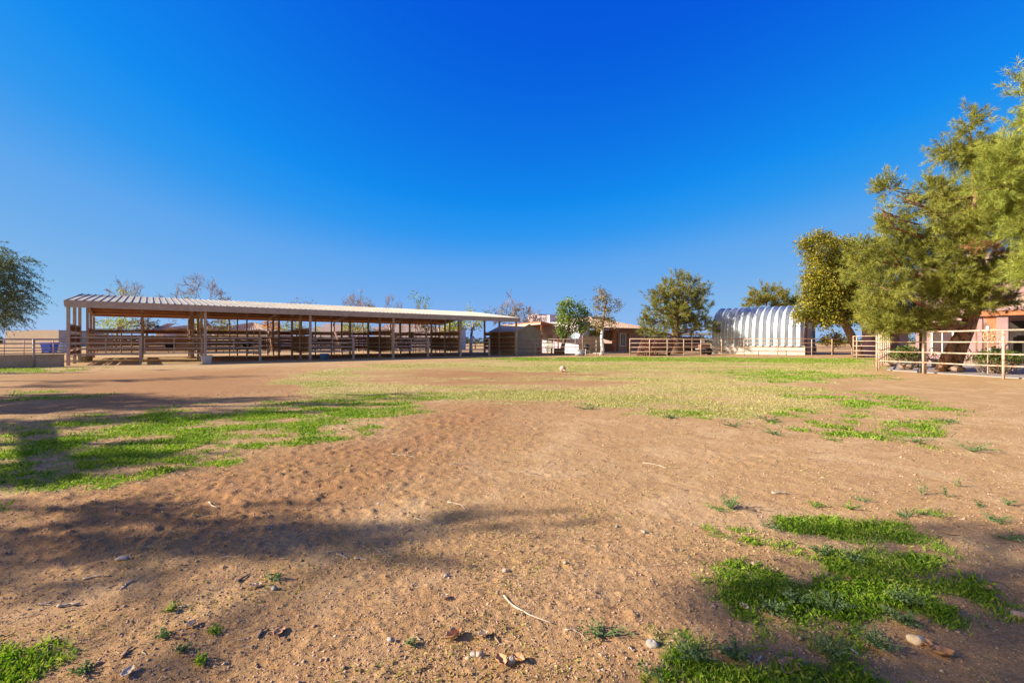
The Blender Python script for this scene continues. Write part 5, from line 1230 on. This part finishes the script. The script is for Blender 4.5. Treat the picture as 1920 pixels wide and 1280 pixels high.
stick(1735,1062,1752,1068,.006,'twig','tiny twig on dirt right of the front grass patch',.05)
stick(1060,1186,1100,1200,.004,'twig','hair-thin curved straw below the long stick',.12)
def stone(px, py, r, mat, label, flat=.55, seed=1, name='stone'):
    rr = random.Random(seed); x, y = G_(px, py); mb = MB(); n = 14; m = 8; c = Vector((x, y, gz(x, y)+r*flat*.35)); vs = []
    k1, k2 = rr.uniform(.75, 1.2), rr.uniform(0, 3)
    for i in range(m+1):
        a = pi*i/m
        for j in range(n):
            b = 2*pi*j/n; q = (1+.13*sin(2*b+k2)*sin(a)+.10*sin(3*b+k1*5+a*2)+.07*sin(5*b+seed+3*a)*sin(a))*(.8+.2*abs(cos(1.5*b+seed))); vs.append(c+Vector((r*k1*q*sin(a)*cos(b), r*q*sin(a)*sin(b)*.85, r*flat*cos(a)*q)))
    fs = [(i*n+j, (i+1)*n+j, (i+1)*n+(j+1) % n, i*n+(j+1) % n) for i in range(m) for j in range(n)]
    mb.add(vs, fs); o = mb.build(name, M[mat], None, True); tag(o, label, 'stone')
stone(1223,1213,.034,'stone_grey','smooth oval grey stone on dirt left of the front grass',.6,1)
stone(889,1231,.016,'stone_grey','small grey pebble, left of a pinkish one at the bottom centre',.8,2)
stone(899,1233,.019,'stone_pink','pinkish chip touching the small grey pebble at the bottom centre',.7,3)
stone(960,1245,.020,'stone_grey','round grey stone between two curled brown leaves in front',.9,4)
stone(732,1203,.015,'stone_grey','dark small stone left of the curled upright leaf',.7,5)
stone(948,1072,.021,'stone_pink','pink flat stone just above the long curved stick',.6,6)
stone(837,1082,.018,'stone_grey','mauve-grey stone on dirt left of the long stick',.7,7)
stone(1207,1000,.017,'stone_grey','white-grey pebble on smooth dirt right of centre',.8,8)
stone(712,943,.026,'stone_grey','pale flat stone above the long shadow',.3,9)
stone(230,1051,.034,'stone_grey','largest pale grey flat rock in the left shade',.35,10)
stone(1415,1059,.019,'stone_pink','cream pebble left of the front grass patch',.8,11)
stone(1718,1205,.036,'dead_leaf_pale','orange-tan rock on dirt right of the front grass',.6,12)
stone(1912,1156,.035,'stone_pink','pinkish rock at the right edge of the foreground',.6,13)
stone(514,1105,.018,'stone_grey','grey pebble next to tiny green sprouts left of centre',.8,14)
stone(1157,989,.013,'stone_grey','tiny pale pebble beside dried weeds in the centre',.8,15)
def dead_leaf(px, py, s, mat, label, seed=0, curl=.5):
    rr = random.Random(seed); x, y = G_(px, py); z = gz(x, y)+.004; a = rr.uniform(0, pi); mb = MB(); n, m = 10, 6; vs = []
    for i in range(n+1):
        u = i/n; wd = s*.28*sin(pi*u)**.7*(1+.25*sin(u*17+seed))
        for j in range(m+1):
            v = j/m*2-1; lx = (u-.5)*s; ly = v*wd; lz = curl*s*(.35*v*v*sin(pi*u)+.5*abs(u-.5)**2*2)+rr.uniform(0,.002)
            vs.append(Vector((x+lx*cos(a)-ly*sin(a), y+lx*sin(a)+ly*cos(a), z+lz)))
    mb.add(vs, [(i*(m+1)+j, (i+1)*(m+1)+j, (i+1)*(m+1)+j+1, i*(m+1)+j+1) for i in range(n) for j in range(m)])
    o = mb.build('dead_leaf', M[mat], None, True); o.modifiers.new('thickness', 'SOLIDIFY').thickness = .0012; tag(o, label, 'leaf')
dead_leaf(851,1197,.085,'dead_leaf','curled reddish dead leaf standing up in the front centre',3,1.0)
dead_leaf(906,1195,.055,'dead_leaf_pale','cream crumpled leaf right of the standing curled one',4,.9)
dead_leaf(940,1247,.075,'dead_leaf','rust brown leaf left of the round grey stone',5,.7)
dead_leaf(972,1243,.06,'dead_leaf','dark red curved leaf right of the round grey stone',6,1)
dead_leaf(833,1122,.045,'dead_leaf_pale','small yellow leaf on open dirt left of the long stick',7,.8)
dead_leaf(480,1101,.06,'dead_leaf_pale','pale tan leaf near the dark short stick at the left',8,.6)
dead_leaf(524,1187,.075,'dead_leaf','orange pointed leaf in front left of centre',9,.4)
dead_leaf(240,1267,.07,'dead_leaf_pale','long tan leaf at the bottom edge, left',10,.4)
dead_leaf(360,1176,.06,'dead_leaf_pale','crumpled tan leaf at left above the weeds sprouts',11,.8)
dead_leaf(1472,1112,.10,'dead_leaf','brown leaf lying across the upper front grass patch',12,.3)
dead_leaf(1480,1255,.12,'dead_leaf','large rust red leaf in the grass at the bottom right',13,.5)
dead_leaf(1590,1090,.065,'dead_leaf','small reddish brown leaf in the middle of the front grass',14,.8)
dead_leaf(1768,1228,.09,'dead_leaf','folded brown leaf on dirt at the lower right',15,.8)
dead_leaf(1738,1212,.06,'dead_leaf','small brown leaf just right of the orange-tan rock',16,.8)
dead_leaf(1395,1139,.06,'dead_leaf_pale','light leaf on shaded dirt left of the front grass',17,.5)
dead_leaf(1850,1105,.07,'dead_leaf','dark brown leaf with sprout on the shaded dirt at right',18,.8)
def weed(px, py, h, w_, label, seed, n=14, group=None, mat='weed', name='weed'):
    rg = np.random.default_rng(seed); rr = random.Random(seed); x, y = G_(px, py); z = gz(x, y); root = thing(name, label, 'weed', (x, y, z), group)
    mb = MB(); V = []
    for k in range(n):
        a = rr.uniform(0, 2*pi); L_ = w_*rr.uniform(.4, 1); hh_ = h*rr.uniform(.25, 1)
        p = [Vector((x, y, z)), Vector((x+cos(a)*L_*.5, y+sin(a)*L_*.5, z+hh_*.7)), Vector((x+cos(a)*L_, y+sin(a)*L_, z+hh_))]
        mb.tube(p, [.0028, .002, .001], 4, False)
        for q in range(9):
            t = rr.uniform(.2, 1); V.append((p[0].lerp(p[1], t*2) if t < .5 else p[1].lerp(p[2], t*2-1))+Vector((rr.gauss(0,.008), rr.gauss(0,.008), rr.gauss(.004,.006))))
    mb.build('stem', M['weed'], root)
    leaves('foliage', np.array([tuple(v) for v in V]), max(.014, .0036*y), M[mat], root, rg, .6)
W = [(1370,952,.13,.12,'tallest leafy grey-green weed standing on open dirt',20),(1345,955,.04,.12,'low bright weed left of the tall leafy one',9),(1450,990,.03,.1,'flat green sprout above the front grass',8),
     (1525,947,.04,.09,'bright sprout on dirt above the front grass, left of two',10),(1595,952,.05,.10,'bright sprout on dirt above the front grass, right of two',10),
     (1620,938,.025,.1,'tiny flat weed on sunlit dirt by itself at right',8),(1730,925,.12,.05,'upright thin weed with long shadow on the right dirt',6),(1775,930,.11,.06,'taller thin grey weed right of the thin upright one',6),
     (1795,910,.09,.04,'single small upright weed farthest right in the upper dirt',4),(1890,945,.06,.1,'spreading weed by the right edge',8),(1838,948,.05,.05,'small dark weed between the upright ones and the right edge',6),
     (1700,968,.05,.12,'low weed with rosette right of the front grass tip',12),(1740,965,.03,.12,'flat bright weed beside the low rosette',9),(1860,975,.05,.16,'dark spreading weed in the right-hand shade',14),
     (1890,1010,.05,.12,'dark weed in the shade nearest the right edge',10),(1130,1195,.06,.14,'thin dry-green weed on dirt above the grey stone',14),(1375,800,.10,.25,'dark tuft on dirt below the yellow turf, left',12),
     (1440,790,.12,.30,'dark tuft on dirt below the yellow turf, middle',14),(1450,815,.08,.25,'dark tuft lower than the other two below the turf',12),(1560,825,.06,.2,'green tuft alone in the bare right half',10),
     (1590,806,.08,.22,'green tuft above the lone one in the bare right half',10),(1715,828,.08,.25,'leafy tuft under the right green patch',12),(1820,845,.14,.3,'big straggly tuft at the tail of the right green patch',18),
     (1770,790,.08,.3,'wide dark tuft inside the right green patch',14),(1100,768,.10,.3,'dark tuft on the edge of rough soil near the centre',12),(1260,785,.08,.22,'small tuft between turf and dirt right of centre',10),
     (1225,1270,.05,.08,'sprout at the bottom edge right of centre',8),(775,1213,.03,.04,'tiny green sprout right of the dark small stone',5),(305,1196,.03,.04,'small green sprig in the front left dirt',8),
     (405,1188,.02,.035,'bright tiny tuft right of the crumpled tan leaf',7),(340,1224,.025,.035,'pair of sprigs below the small green sprig',7),(155,1262,.02,.05,'low tuft near the long tan leaf at the bottom',10),
     (380,1245,.025,.04,'little fresh tuft at the bottom left of centre',9),(325,1145,.02,.04,'dry-green tuft on dirt below the shadow band',8),(510,1090,.03,.06,'green moss-like tuft beside the grey pebble at left',8)]
for i, (px, py, h, w_, lab, n) in enumerate(W):
    weed(px, py, h, w_, lab, 200+i, n, mat='grass' if 'bright' in lab or 'fresh' in lab or 'green tuft' in lab else 'weed')
# broad-leaved rosettes inside the front grass
RL = ['broad-leaved weed at the left edge of the front grass, just below the cut-in of dirt', 'broad-leaved weed in the middle of the front grass below the small reddish leaf', 'broad-leaved weed on the right fringe of the front grass, upper of two',
      'broad-leaved weed on the right fringe of the front grass, lower of two', 'dark broad-leaved weed on shaded dirt left of the front grass', 'broad-leaved weed right of the thick grey stick near the bottom', 'broad-leaved weed nearest the smooth oval grey stone',
      'broad-leaved weed between the large rust red leaf and the twig stub', 'broad-leaved weed above the twig stub at the lower right', 'broad-leaved weed at the top tip of the front grass', 'broad-leaved weed in the upper grass strip, left of the tip one']
for i, (px, py) in enumerate([(1490,1135),(1565,1150),(1700,1135),(1690,1170),(1450,1150),(1380,1240),(1300,1240),(1560,1230),(1640,1215),(1600,1055),(1540,1040)]):
    weed(px, py, .07, .10, RL[i], 300+i, 22, 'broad-leaved weeds in the front grass')
